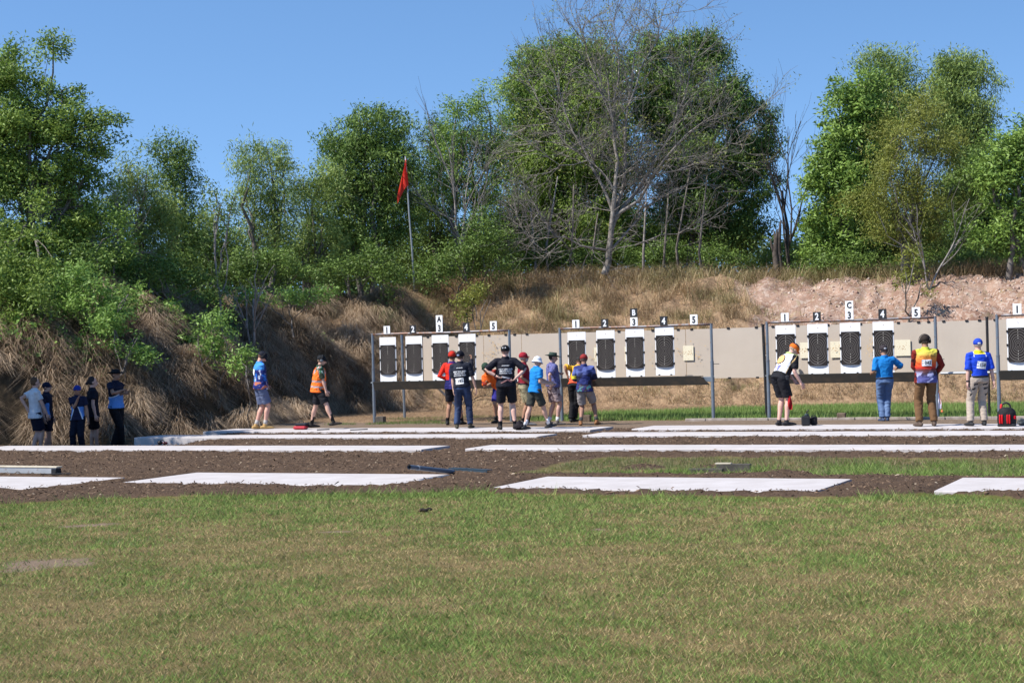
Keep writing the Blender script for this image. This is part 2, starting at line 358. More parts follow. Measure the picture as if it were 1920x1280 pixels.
nx, ny = len(GX), len(GY); I = np.arange(nx*ny).reshape(ny, nx)
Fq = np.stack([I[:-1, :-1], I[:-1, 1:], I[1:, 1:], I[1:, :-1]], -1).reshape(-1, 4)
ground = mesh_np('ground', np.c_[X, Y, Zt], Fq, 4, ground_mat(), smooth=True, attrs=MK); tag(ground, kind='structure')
def gz(x, y): return float(terrain_z([x], [y])[0])

# ------------------------------------------------------------------ grass, straw and mulch
def blades(name, P, L, Wd, lean, dirs, colr, mat, label, cat, seg=1, curve=0.0):
    """P roots (n,3); lean = unit growth vectors (n,3)"""
    n_ = len(P); side = np.c_[-np.sin(dirs), np.cos(dirs), np.zeros(n_)]
    a = P-side*(Wd/2)[:, None]; b = P+side*(Wd/2)[:, None]
    if seg == 1:
        tip = P+lean*L[:, None]; V = np.stack([a, b, tip], 1).reshape(-1, 3); Fc = np.arange(n_*3).reshape(-1, 3); C = np.repeat(colr, 3, 0)
        o = mesh_np(name, V, Fc, 3, mat, attrs={'Col': C})
    else:
        mid = P+lean*(L*.5)[:, None]; bend = curve; g = np.c_[np.cos(dirs), np.sin(dirs), np.zeros(n_)]
        if not np.isscalar(curve): bend = curve
        tip = mid+(lean*(1-.0)+bend)*(L*.5)[:, None]
        c_ = mid-side*(Wd*.4)[:, None]; d_ = mid+side*(Wd*.4)[:, None]; t2 = tip+side*(Wd*.12)[:, None]
        V = np.stack([a, b, d_, c_, tip, t2], 1).reshape(-1, 3); k = np.arange(n_)[:, None]*6
        Fc = np.concatenate([k+np.array([[0, 1, 2, 3]]), k+np.array([[3, 2, 5, 4]])], 1).reshape(-1, 4); C = np.repeat(colr, 6, 0)
        o = mesh_np(name, V, Fc, 4, mat, attrs={'Col': C})
    tag(o, label, cat, kind='stuff'); return o
BL = blademat('grass_blade', .3); STRAWM = blademat('dry_straw', .2, .7)
def unit(v): return v/np.linalg.norm(v, axis=1)[:, None]
def zs(x, y):
    o = np.empty(len(x))
    for k in range(0, len(x), 60000): o[k:k+60000] = terrain_z(x[k:k+60000], y[k:k+60000])
    return o
def mixc(a, b, t): t = t[:, None]; return np.array(a)*(1-t)+np.array(b)*t
# short lawn in front
n_ = 480000
yy = 8.0+(24-8.0)*RNG.random(n_)**1.25; xx = (RNG.random(n_)-.5)*(yy*.66+3.0)
P2 = np.c_[xx, yy]; q = P2-RO; mk = masks(xx, yy, foot_d(xx, yy), q@RA, q@RP)
patch = fbm(P2, .8, 4, 41); patch2 = fbm(P2, 4.0, 3, 42)
far = sst(13, 20, yy); gness = np.clip((patch*.5+patch2*.5-.5)*3.8+.50+far*.28, 0, 1)
keep = (mk['m_dirt'] < .25+.25*RNG.random(n_)) & (RNG.random(n_) > mk['m_bare']*1.1) & (RNG.random(n_) < .72+.28*gness)
xx, yy, gness = xx[keep], yy[keep], gness[keep]; m = len(xx); r1 = RNG.random(m)
isg = RNG.random(m) < .14+.78*gness+.5*np.exp(-np.maximum(np.interp(xx, EX, EY)-yy, 0)/.5)
cg = mixc((.105, .18, .028), (.36, .46, .14), r1); cb = mixc((.24, .165, .065), (.66, .50, .26), r1)
C = np.where(isg[:, None], cg, cb)*(0.55+.75*RNG.random(m))[:, None]*(.75+.5*vn(np.c_[xx, yy], 9, 45))[:, None]
edge = np.interp(xx, EX, EY)-yy; tall = np.exp(-np.maximum(edge, 0)/.35)*(fbm(np.c_[xx, yy], 1.7, 2, 44) > .46)
L = (.024+.034*RNG.random(m))*(1+1.9*tall)*(.8+.4*gness); Wd = .0034+.00040*yy
an = RNG.random(m)*6.283; tilt = .35+1.5*RNG.random(m); ln = unit(np.c_[np.cos(an)*tilt, np.sin(an)*tilt, np.ones(m)])
blades('lawn_grass', np.c_[xx, yy, zs(xx, yy)-.004], L, Wd, ln, an+1.5, C, BL, 'short worn lawn of mixed green and brown grass in the foreground', 'grass')
# green patches between the slabs and tufts
n_ = 64000; ss = 6.9+11.6*RNG.random(n_); tt = -16.9+4.2*RNG.random(n_); q = RO+ss[:, None]*RA+tt[:, None]*RP; x_, y_ = q.T
mk = masks(x_, y_, foot_d(x_, y_), ss, tt); k = (mk['m_dirt'] < .35) & (fbm(q, 1.5, 3, 46) > .30); x_, y_ = x_[k], y_[k]; m = len(x_); r1 = RNG.random(m)
an = RNG.random(m)*6.283; ti = .3+.9*RNG.random(m)
blades('patchy_grass', np.c_[x_, y_, zs(x_, y_)-.004], .03+.05*r1, np.full(m, .007), unit(np.c_[np.cos(an)*ti, np.sin(an)*ti, np.ones(m)]), an, np.where((r1 < .62)[:, None], mixc((.06, .115, .025), (.13, .19, .05), RNG.random(m)), mixc((.2, .15, .08), (.3, .25, .14), RNG.random(m))), BL, 'thin patchy grass on the brown earth between the concrete strips', 'grass')
# green strip under the target frames
n_ = 110000; ss = -1.5+22*RNG.random(n_); tt = -.4+8.6*RNG.random(n_)**1.0; q = RO+ss[:, None]*RA+tt[:, None]*RP; x_, y_ = q.T
mk = masks(x_, y_, foot_d(x_, y_), ss, tt); k = (mk['m_straw'] < .55) & (mk['m_sand'] < .6) & (RNG.random(n_) < .3+.9*fbm(q, 1.2, 2, 47)); x_, y_ = x_[k], y_[k]; m = len(x_); r1 = RNG.random(m)
an = RNG.random(m)*6.283; ti = .15+.6*RNG.random(m)
blades('green_grass', np.c_[x_, y_, zs(x_, y_)-.004], .07+.09*r1, np.full(m, .011), unit(np.c_[np.cos(an)*ti, np.sin(an)*ti, np.ones(m)]), an, mixc((.11, .21, .04), (.27, .37, .11), RNG.random(m)), BL, 'lush green grass strip growing under the target frames', 'grass')
# a few green tufts among the straw below frame A
n_ = 9000; ss = -5+5.5*RNG.random(n_); tt = -1.3+4.2*RNG.random(n_); q = RO+ss[:, None]*RA+tt[:, None]*RP; k = fbm(q, .9, 2, 49) > .55; x_, y_ = q[k].T; m = len(x_); an = RNG.random(m)*6.28
blades('green_tufts', np.c_[x_, y_, zs(x_, y_)-.004], .04+.06*RNG.random(m), np.full(m, .010), unit(np.c_[np.cos(an)*.4, np.sin(an)*.4, np.ones(m)]), an, mixc((.08, .14, .03), (.16, .21, .06), RNG.random(m)), BL, 'sparse green tufts in the straw below the leftmost target frame', 'grass')
# loose straw on the flat behind
n_ = 150000; ss = -9+28*RNG.random(n_); tt = -.2+10*RNG.random(n_); q = RO+ss[:, None]*RA+tt[:, None]*RP; x_, y_ = q.T; d_ = foot_d(x_, y_)
mk = masks(x_, y_, d_, ss, tt); k = (mk['m_straw'] > .4) & (d_ < 3) & (mk['m_grav'] < .5) & (x_ > -6.2); x_, y_ = x_[k], y_[k]; m = len(x_); an = RNG.random(m)*6.283
blades('loose_straw', np.c_[x_, y_, zs(x_, y_)+.004], .05+.16*RNG.random(m), np.full(m, .008), unit(np.c_[np.cos(an), np.sin(an), .12+.6*RNG.random(m)**2]), an+1.57, mixc((.16, .10, .06), (.62, .44, .27), RNG.random(m)), STRAWM, 'loose dry straw lying at the foot of the bank', 'straw')
# dry grass on the long bank
def slope_dir(x, y):
    e = .25; h0 = bank_h(x, y)[0]; gx = bank_h(x+e, y)[0]-h0; gy = bank_h(x, y+e)[0]-h0; return np.c_[gx, gy]/e
n_ = 260000; ss = -10+32*RNG.random(n_); tt = 6.5+13*RNG.random(n_); q = RO+ss[:, None]*RA+tt[:, None]*RP; x_, y_ = q.T; d_ = foot_d(x_, y_)
mk = masks(x_, y_, d_, ss, tt); clump = fbm(q, 2.2, 3, 51)
k = (d_ > .1) & (x_ > -5.8) & (RNG.random(n_) < np.clip((clump-.36)*5, .08, 1)*(1-.965*mk['m_grav']*(1-.75*sst(6.6, 7.8, d_)*(clump > .46)))) & (d_ < 11.5); x_, y_, d_, q = x_[k], y_[k], d_[k], q[k]; m = len(x_)
g = slope_dir(x_, y_); an = RNG.random(m)*6.283; big = sst(1.5, 5, d_); sw = fbm(q, .8, 2, 53)-.5
ti = .25+.7*RNG.random(m); ln = unit(np.c_[np.cos(an)*ti-g[:, 0]*.8+sw, np.sin(an)*ti-g[:, 1]*.8, np.ones(m)])
bend = np.c_[np.cos(an)*.5-g[:, 0]*.6, np.sin(an)*.5-g[:, 1]*.6, -.7*np.ones(m)]
hue = fbm(q, .6, 3, 55)+.25*(RNG.random(m)-.5)
c = mixc((.20, .13, .075), (.60, .45, .27), RNG.random(m)); kk_ = .6*sst(.52, .66, hue); c = c*(1-kk_)[:, None]+np.array((.22, .23, .085))*kk_[:, None]; c = c*(.6+.8*vn(q, 2.0, 56))[:, None]
blades('dry_bank_grass', np.c_[x_, y_, zs(x_, y_)-.01], (.18+.48*RNG.random(m))*(.55+.75*big)*(1+.35*sst(6.0, 7.4, d_)), np.full(m, .010), ln, an, c, STRAWM, 'tall dry grass covering the bank behind the targets', 'grass', seg=2, curve=bend)
# heavy brown hay on the left bank
n_ = 10; x_ = -19+15.6*RNG.random(n_); y_ = 35+23*RNG.random(n_); d_ = foot_d(x_, y_); q = np.c_[x_, y_]
k = (d_ > -.5) & (d_ < 8) & (RNG.random(n_) < .35+.9*fbm(q, 1.6, 2, 57)) & ((x_ < -5.4) | (d_ > .2)); x_, y_, d_, q = x_[k], y_[k], d_[k], q[k]; m = len(x_)
nt_ = 1500; tx = -19+15.8*RNG.random(nt_); ty = 35+22*RNG.random(nt_); td = foot_d(tx, ty); tk = (td > .0) & (td < 7.5); tx, ty, td = tx[tk], ty[tk], td[tk]; nt_ = len(tx)
per = 430; ids = np.repeat(np.arange(nt_), per); ts = (.28+.42*RNG.random(nt_))
ra = RNG.random(len(ids))*6.283; rr_ = np.sqrt(RNG.random(len(ids)))*.55; x1 = tx[ids]+np.cos(ra)*rr_*ts[ids]; y1 = ty[ids]+np.sin(ra)*rr_*ts[ids]; g = slope_dir(x1, y1); gn = g/(np.linalg.norm(g, axis=1)[:, None]+.3)
m = len(ids); sw = np.repeat((RNG.random(nt_)-.5)*1.6, per); ox = np.cos(ra)*.9-gn[:, 0]*.8+.75*RNG.normal(size=m)+sw*gn[:, 1]; oy = np.sin(ra)*.9-gn[:, 1]*.8+.75*RNG.normal(size=m)-sw*gn[:, 0]; an = np.arctan2(oy, ox)
ln = unit(np.c_[ox*.8, oy*.8, .55+.9*RNG.random(m)]); bend = np.c_[np.cos(an)*.55, np.sin(an)*.55, -1.35*np.ones(m)]
z1 = zs(x1, y1)+(ts[ids]*.55*(1-(rr_/.55)**2))*RNG.random(m)**.5; tone = np.repeat(RNG.random(nt_), per); r1 = RNG.random(m)
c = mixc((.17, .115, .07), (.74, .57, .40), np.clip(r1*.8+(tone-.5)*.7, 0, 1)); grn = np.repeat((RNG.random(nt_) < .07) & (td > 2.2), per) & (r1 < .7); c[grn] = mixc((.10, .15, .04), (.2, .25, .08), r1[grn])
blades('brown_hay', np.c_[x1, y1, z1], (.20+.42*RNG.random(m))*(.6+ts[ids]), np.full(m, .0085), ln, an, c, STRAWM, 'matted brown hay hanging in shaggy mounds down the left bank', 'hay', seg=2, curve=bend)
# bark mulch on the brown earth
n_ = 90000; ss = -8+27*RNG.random(n_); tt = -22.5+18*RNG.random(n_); q = RO+ss[:, None]*RA+tt[:, None]*RP; x_, y_ = q.T; mk = masks(x_, y_, foot_d(x_, y_), ss, tt)
k = (mk['m_dirt'] > .6)
for (s0, s1, t0, t1) in SLABS: k &= ~((ss > s0-.02) & (ss < s1+.02) & (tt > t0-.02) & (tt < t1+.02))
x_, y_ = x_[k], y_[k]; m = len(x_); an = RNG.random(m)*6.283; z_ = zs(x_, y_)+.002; L = (.012+.06*RNG.random(m)**3.5); Wd = np.minimum(L*(.08+.25*RNG.random(m)), .008)
u_ = np.c_[np.cos(an), np.sin(an), (RNG.random(m)-.35)*.9]; w_ = np.c_[-np.sin(an), np.cos(an), (RNG.random(m)-.5)]; P3 = np.c_[x_, y_, z_]
a = P3-w_*Wd[:, None]; b = P3+w_*Wd[:, None]; V = np.stack([a, a+u_*L[:, None], b+u_*L[:, None]*.9, b, (a+b)/2+u_*(L*.5)[:, None]+np.array([0, 0, .012])], 1).reshape(-1, 3)
kk = np.arange(m)[:, None]*5; Fc = np.concatenate([kk+np.array([[0, 1, 4]]), kk+np.array([[1, 2, 4]]), kk+np.array([[2, 3, 4]]), kk+np.array([[3, 0, 4]])], 1).reshape(-1, 3)
cc = mixc((.025, .014, .009), (.19, .125, .08), RNG.random(m)**1.3); pale = RNG.random(m) < .02; cc[pale] = (.36, .29, .21)
tag(mesh_np('bark_mulch', V, Fc, 3, blademat('mulch', .0, .9), attrs={'Col': np.repeat(cc, 5, 0)}), 'dark bark mulch strewn between the concrete strips', 'mulch', kind='stuff')
# stones on the bare right bank
n_ = 9000; ss = 3+17*RNG.random(n_); tt = 8.5+10*RNG.random(n_); q = RO+ss[:, None]*RA+tt[:, None]*RP; x_, y_ = q.T; mk = masks(x_, y_, foot_d(x_, y_), ss, tt); k = mk['m_grav'] > .4; x_, y_ = x_[k], y_[k]
mb_v = []; m = len(x_); P3 = np.c_[x_, y_, zs(x_, y_)]; r_ = .012+.05*RNG.random(m)**3
oc = np.array([(1, 0, 0), (0, 1, 0), (-1, 0, 0), (0, -1, 0), (0, 0, 1), (0, 0, -1)], float); V = (P3[:, None, :]+oc[None]*r_[:, None, None]*(.6+.8*RNG.random((m, 6, 1)))).reshape(-1, 3)
fo = np.array([(0, 1, 4), (1, 2, 4), (2, 3, 4), (3, 0, 4), (1, 0, 5), (2, 1, 5), (3, 2, 5), (0, 3, 5)]); Fc = (np.arange(m)[:, None, None]*6+fo[None]).reshape(-1, 3)
cc = mixc((.28, .17, .13), (.58, .48, .41), RNG.random(m)**1.3)
tag(mesh_np('bank_stones', V, Fc, 3, blademat('stone', .0, .9), attrs={'Col': np.repeat(cc, 6, 0)}), 'small pinkish stones on the bare right part of the bank', 'stones', kind='stuff')

# ------------------------------------------------------------------ concrete firing strips
def slab(s0, s1, t0, t1, label, z=.09, seed=0):
    if t0 < -16: z = .045
    c = rg((s0+s1)/2, (t0+t1)/2, 0); mb = MB(); o_s = (s0+s1)/2; o_t = (t0+t1)/2; rr = random.Random(seed)
    nseg = max(4, int((s1-s0)/.35)); ring = []
    b = .012
    def P(s, t, zz): return rg(s, t, zz)-c
    lo = -.15 if z > .08 else -.3; prof = [(t0, lo), (t0, z-b), (t0+b, z), (t1-b, z), (t1, z-b), (t1, lo)]
    V = []; f = []
    for i in range(nseg+1):
        s = s0+(s1-s0)*i/nseg
        for j, (t, zz) in enumerate(prof):
            w = (rr.random()-.5)*.008 if j in (1, 4) else 0
            V.append(P(s, t+w, zz+(rr.random()-.5)*.003*(j in (1, 2, 3, 4))))
    m_ = len(prof)
    for i in range(nseg):
        for j in range(m_): q = (j+1) % m_; f.append((i*m_+j, i*m_+q, (i+1)*m_+q, (i+1)*m_+j))
    f += [tuple(range(m_)), tuple(range((nseg+1)*m_-1, nseg*m_-1, -1))]
    mb.add(V, f)
    o = mb.build('concrete_slab', CONC, loc=c); tag(o, label, 'slab', 'pale concrete firing strips set in the earth'); return o
SL = ['cropped wide white slab at far left of the nearest row, with a beam lying on it', 'wide white slab in the nearest row, left of centre, pipes at its right corner', 'wide white slab in the nearest row, right of centre, dark timbers behind it', 'wide white slab at far right of the nearest row, cut by the frame',
      'narrow strip in the second row, left, the five onlookers standing behind it', 'narrow strip in the second row, right, behind the patchy grass', 'narrow strip in the third row, left, its left end overhanging the ditch', 'narrow strip in the third row, right, just before the shooters at frame C',
      'farthest strip on the left, under the boots of the man in blue and the man marked 185', 'farthest strip on the right, under the feet of the men marked 042 and 158']
for i, (q, l) in enumerate(zip(SLABS, SL)): slab(*q, l, seed=i)
mb = MB()
for k in range(30):
    a = 4.6+k*.5; mb.box(rg(a+.25, -.42+.02*math.sin(k*1.7), .015), (.5, .09, .09), rz=-TH+.02*math.sin(k*2.1), bev=.01)
tag(mb.build('concrete_edging', simple('edging', (.24, .20, .17), (.36, .31, .27), 6, .9)), 'low broken concrete edging along the green strip', 'edging')

# ------------------------------------------------------------------ lettering
def text_mesh(name, s, size, mat, parent, bold=.02, loc=(0, 0, 0), rot=(math.pi/2, 0, 0), align='CENTER', ext=.002, sx=1.0):
    cu = bpy.data.curves.new(name, 'FONT'); cu.body = s; cu.size = size; cu.offset = bold*size; cu.align_x = align; cu.align_y = 'CENTER'; cu.extrude = ext; cu.resolution_u = 3; cu.space_line = .95
    o = bpy.data.objects.new('tmp', cu); COL.objects.link(o); dg = bpy.context.evaluated_depsgraph_get(); me = bpy.data.meshes.new_from_object(o.evaluated_get(dg)); bpy.data.objects.remove(o)
    me.name = name; me.materials.clear(); me.materials.append(mat); o = link(bpy.data.objects.new(name, me), parent); o.location = loc; o.rotation_euler = rot; o.scale = (sx, 1, 1); return o

# ------------------------------------------------------------------ targets
def face_mat():
    t = MT('target_face').set(.95, 0, .08); o = t.xyz(); ax_ = t.math('ABSOLUTE', o[0]); az = t.math('MAXIMUM', t.math('SUBTRACT', t.math('ABSOLUTE', o[2]), .0), 0)
    # ovals: taller than wide
    rings = None
    for i, (a, b) in enumerate(((.030, .045), (.062, .085), (.095, .128), (.128, .178), (.165, .232), (.203, .292), (.245, .345))):
        d = t.math('SUBTRACT', t.math('SQRT', t.math('ADD', t.math('POWER', t.math('DIVIDE', ax_, a), 2.2), t.math('POWER', t.math('DIVIDE', az, b), 2.2))), 1.0)
        k = t.math('LESS_THAN', t.math('MULTIPLY', t.math('ABSOLUTE', d), a), .0034)
        rings = k if rings is None else t.math('MAXIMUM', rings, k)
    t.col(t.mix(rings, t.ramp(t.noise(5, 4), [(.3, (.022, .019, .018)), (.7, (.030, .026, .025))]), (.17, .155, .145))); return t.m
FACE = face_mat(); MARK = simple('score_ink', (.55, .52, .46))
def make_target():
    e = empty('shooting_target'); mb = MB()
    mb.box((0, 0, 0), (.470, .012, 1.15), m=0); mb.build('backing_sheet', WHITE, e)
    # black face, slightly curled away at the bottom
    V = []; f = []; nz, nx_ = 12, 6
    for k in range(2):
        for i in range(nz+1):
            z = -.375+.75*i/nz
            for j in range(nx_+1):
                x = -.212+.424*j/nx_; bow = .008+.035*max(0, (-.24-z)/.135)**1.6*(1-(x/.212)**2*.9)+(.003 if k == 0 else 0)
                V.append((x, -.008-bow, z))
    for i in range(nz):
        for j in range(nx_): a = i*(nx_+1)+j; f.append((a, a+1, a+nx_+2, a+nx_+1)); b = a+(nz+1)*(nx_+1); f.append((b, b+nx_+1, b+nx_+2, b+1))
    mb = MB(); mb.add(V, f); fc = mb.build('target_face', FACE, e, smooth=True); fc.location = (0, 0, .0)
    mb = MB()
    for sgn in (-1, 1):
        for z in (-.30, 0, .30): mb.box((sgn*.232, -.004, z), (.035, .035, .05), bev=.004)
    for i, z in enumerate((-.30, 0, .30)):
        for sgn in (-1, 1):
            m_ = MB(); m_.box((sgn*.228, -.010, z), (.042, .036, .05), bev=.005); m_.build('clip', BLACK, e)
    for sgn in (-1, 1): m_ = MB(); m_.box((sgn*.15, -.012, -.565), (.04, .036, .03), bev=.004); m_.build('clip', BLACK, e)
    s_ = MB(); s_.box((.0, -.0085, .495), (.02, .004, .008)); s_.box((.012, -.0085, .487), (.02, .004, .008)); s_.build('printed_mark', simple('mark', (.3, .16, .14)), e)
    me = []
    for i, dg in enumerate('6789'):
        for (x, z) in ((0, .345-.026-.058*i), (0, -.345+.03+.058*i)):
            text_mesh('score_number', dg, .030, MARK, fc, .03, loc=(x, -.020 if z > -.2 else -.045, z), ext=.0008)
    for x in (.235-.05, .15, .112, .08):
        for sg in (-1, 1): text_mesh('score_number', '9876'[3-[.185, .15, .112, .08].index(round(x, 3))], .026, MARK, fc, .03, loc=(sg*x, -.018, 0), ext=.0008)
    return e
def copy_tree(o, parent=None):
    c = o.copy(); COL.objects.link(c); c.parent = parent
    for ch in list(o.children): copy_tree(ch, c)
    return c
TZ = 1.02+.58
proto = make_target(); first = [True]
def put_target(s, t, z, label, rx=0.0):
    o = proto if first[0] else copy_tree(proto); first[0] = False
    o.location = rg(s, t, z); o.rotation_euler = (rx, 0, -TH); tag(o, label, 'target', 'black oval-ringed targets on white sheets'); return o
S0 = {'A': -3.93, 'B': 1.29, 'C': 6.50, 'D': 11.70}
def sign(fr, k, txt, white, ztop, h, label):
    s = S0[fr]+.44+.752*k; e = empty('number_sign', rg(s, -.03, 0), -TH)
    plates = list(txt); hh = h/len(plates)
    for i, c_ in enumerate(plates):
        wt = white[i]; m_ = MB(); m_.box((0, 0, ztop-hh*(i+.5)), (.185, .008, hh-.004*(len(plates) > 1)), bev=.001); p = m_.build('plate', WHITE if wt else INK, e)
        text_mesh('lettering', c_, .215 if c_.isdigit() else .19, INK if wt else WHITEINK, p, .035, loc=(0, -.007, ztop-hh*(i+.5)-(.012 if c_.isdigit() else 0)), sx=.82)
    tag(e, label, 'sign', 'number signs above the target frames'); return e
TOP = 2.25
for fr in 'ABCD':
    s0 = S0[fr]; s1 = s0+3.86; e = empty('target_frame', rg(s0, 0, 0), -TH); L = 3.86
    for x in (0, L):
        m_ = MB(); m_.tube([(x, 0, -.3), (x, 0, 1.38)], .042, 14); m_.tube([(x, 0, 1.36), (x, 0, 1.385)], .046, 14); m_.tube([(x, 0, 1.385), (x, 0, TOP+.02)], .034, 14)
        m_.tube([(x-.07, -.02, 1.02), (x+.07, -.02, 1.02)], .006, 6)
        m_.build('post', GALV, e, smooth=False)
    pts = [(x, 0, TOP+.006*math.sin(x*2.3)) for x in np.linspace(-.03, L+.03, 12)]
    m_ = MB(); m_.tube(pts, .030, 12); m_.build('top_bar', RUSTY, e, smooth=True)
    # sloping tray under the targets
    m_ = MB(); z0, z1 = .83, 1.035; V = [(.03, -.10, z1), (L-.25, -.10, z1), (L-.06, -.02, z0), (.03, -.02, z0)]
    V2 = [(a, b+.012, c_) for a, b, c_ in V]; m_.add(V+V2, [(3, 2, 1, 0), (4, 5, 6, 7), (0, 1, 5, 4), (1, 2, 6, 5), (2, 3, 7, 6), (3, 0, 4, 7)])
    m_.box((L/2-.1, .0, z1+.004), (L-.3, .19, .012)); m_.build('tray', DARKTIN, e)
    m_ = MB(); m_.box((L-.12, .05, .96), (.30, .05, .12), bev=.006); m_.build('bracket', GALV, e); m_ = MB(); m_.tube([(L+.02, 0, 1.32), (L+.18, -.02, 1.32)], .010, 6); m_.build('pin', BLACK, e)
    if fr == 'A':
        m_ = MB(); m_.tube([(1.75, .05, .92), (2.25, .55, .22)], .028, 8); m_.build('brace', GALVP, e)
    
    tag(e, {'A': 'leftmost steel pipe target frame, its left post in a dark block', 'B': 'second steel pipe target frame, man in red cap at its left post', 'C': 'third steel pipe target frame, right of the black post', 'D': 'steel pipe target frame at the right edge, red tool bag at its post'}[fr], 'target frame', 'steel pipe target frames')
    nt_ = {'A': 4, 'B': 4, 'C': 4, 'D': 1}[fr]
    FN = {'A': 'leftmost frame', 'B': 'second frame from the left', 'C': 'third frame from the left', 'D': 'frame at the right edge'}[fr]
    who = {'A': ['black ringed target over the dark hay, leftmost of all', 'black ringed target right of the galvanised inner post', 'black ringed target below the tall white A sign', 'black ringed target behind the head of the man marked 185'],
           'B': ['black ringed target behind the man in the red cap', 'black ringed target, second place of the second frame', 'black ringed target below the tall B sign', 'black ringed target, last before the empty place of the second frame'],
           'C': ['black ringed target behind the bending man in the orange cap', 'black ringed target right of the bending man', 'black ringed target below the tall white C sign', 'black ringed target behind the man in the plain blue polo'], 'D': ['black ringed target cut by the right edge of the photo']}[fr]
    for k in range(nt_):
        put_target(s0+.44+.752*k, .0, TZ+(.02*k if fr == 'B' else .008*k)-(.0 if fr != 'B' else .01), who[k], rx=random.uniform(-.012, .012))
    zt = TOP+.235
    if fr != 'D':
        sp = [('1', [1], .20), ('2', [0], .20), (fr+'3', [0, 1] if fr == 'B' else [1, 1], .43), ('4', [0], .22), ('5', [1], .235)]
    else: sp = [('1', [1], .24)]
    for k, (tx, wh, h) in enumerate(sp):
        ztp = TOP+.03+h-.02
        sign(fr, k, tx, wh, ztp, h, ('%s sign %s, %s on the %s' % ('white' if wh[0] else 'black', tx[0], ['first from the left', 'left of the tall lettered sign', '', 'right of the tall lettered sign', 'last at the right end'][k], FN)) if len(tx) == 1 else ('tall double sign, %s over %s, on the %s' % (tx[0], tx[1], FN)))
# backstop panels
def panel(s0, s1, t, zb, zt, label, patches=(), z_off=0.0):
    c = rg((s0+s1)/2, t, (zb+zt)/2); e = empty('backstop_panel', c, -TH); w = s1-s0-.012; h = zt-zb
    n_ = 10; V = []; f = []; rr = random.Random(int(s0*10))
    for k in (0, 1):
        for i in range(n_+1):
            x = -w/2+w*i/n_; by = .006*math.sin(i*.9+s0)
            V += [(x, by+k*.008, -h/2), (x, by*.4+k*.008, h/2)]
    for i in range(n_):
        a = i*2; f.append((a, a+2, a+3, a+1)); b = a+2*(n_+1); f.append((b, b+1, b+3, b+2)); f.append((a+1, a+3, b+3, b+1)); f.append((a, b, b+2, a+2))
    f += [(0, 1, 2*(n_+1)+1, 2*(n_+1)), (2*n_, 2*(n_+1)+2*n_, 2*(n_+1)+2*n_+1, 2*n_+1)]
    m_ = MB(); m_.add(V, f); m_.build('sheet', PANEL, e)
    zl = -h*.30
    for zc in (h/2, -h/2):
        for x in (-w/2+.15, w/2-.18, 0.1):
            m_ = MB(); m_.box((x, -.0, zc), (.07, .035, .045), bev=.004); m_.build('clip', BLACK, e)
    for (px, pz, pw, ph) in patches:
        m_ = MB(); m_.box((0, 0, 0), (pw, .008, ph)); m_.build('patch', CREAM, e, loc=(px-(s0+s1)/2, -.030, pz-(zb+zt)/2))
    tag(e, label, 'panel', 'beige backstop panels behind the targets'); return e
PT = 1.0
def sp(px, t=PT):   # pixel column -> distance along the panel line
    d = ray(px, 660); o = RO+t*RP; A_ = np.array([[d[0], -RA[0]], [d[1], -RA[1]]]); k = np.linalg.solve(A_, o); return float(k[1])
edges = [793, 907, 978, 1150, 1286, 1433]; lab = ['behind the third and fourth targets of frame A', 'in the gap where the man in the black shirt stands', 'between frames A and B, behind the hats', 'behind the first two targets of frame B', 'behind the right half of frame B and its cream patch']
lab = ['behind targets three and four of frame A', 'behind the empty fifth place of frame A', 'between frames A and B behind the hats', 'behind targets two and three of frame B', 'wide and clean, between frame B and the black post']
for i in range(5):
    a, b = sp(edges[i]), sp(edges[i+1]); pa = []
    if i == 3: pa = [(sp(1118), 1.60, .10, .36), (sp(1176), 1.60, .12, .36)]
    if i == 4: pa = [(sp(1291), 1.585, .26, .36)]
    panel(a, b, PT+.004*i, .96, 2.16, 'beige sheet '+lab[i], pa)
edges = [1437, 1540, 1672, 1757, 1853, 1990]; lab = ['behind the first target of frame C', 'behind targets two and three of frame C', 'behind the fourth target of frame C and the cream patch', 'in the gap left of the man marked 158', 'at the right edge behind frame D']
for i in range(5):
    a, b = sp(edges[i]), sp(edges[i+1]); pa = []
    if i == 0: pa = [(sp(1509), 1.585, .24, .37)]
    if i == 1: pa = [(sp(1566), 1.585, .24, .38)]
    if i == 2: pa = [(sp(1692), 1.59, .36, .37)]
    panel(a, b, PT+.06+.004*i, .97, 2.17, 'beige sheet '+lab[i], pa)
def marks(pxc, zc, spread, n, seed, target):
    rr = random.Random(seed); m_ = MB(); s0 = sp(pxc)
    for k in range(n):
        a = rr.gauss(0, spread); b = rr.gauss(0, spread*1.25); r_ = rr.uniform(.006, .015); c = rg(s0+a, PT-.035, zc+b); nn = 6
        m_.add([c+Vector((RA[0], RA[1], 0))*(r_*math.cos(q*math.pi/3))+Vector((0, 0, r_*math.sin(q*math.pi/3)*1.3)) for q in range(nn)], [tuple(range(nn-1, -1, -1))])
    o = m_.build('bullet_marks', simple('torn_paper', (.50, .30, .12), (.66, .52, .32), 30), target); o.matrix_parent_inverse = target.matrix_world.inverted(); return o
PANELS = [o for o in COL.objects if o.name.startswith('backstop_panel')]; bpy.context.view_layer.update()
marks(926, 1.72, .11, 60, 1, PANELS[1]); marks(1640, 1.62, .10, 70, 3, PANELS[6]); marks(1230, 1.62, .13, 26, 4, PANELS[3]); marks(1262, 1.66, .12, 20, 5, PANELS[3]); marks(1310, 1.60, .12, 14, 6, PANELS[4]); marks(1115, 1.62, .12, 18, 7, PANELS[2]); marks(1580, 1.62, .14, 26, 8, PANELS[6])
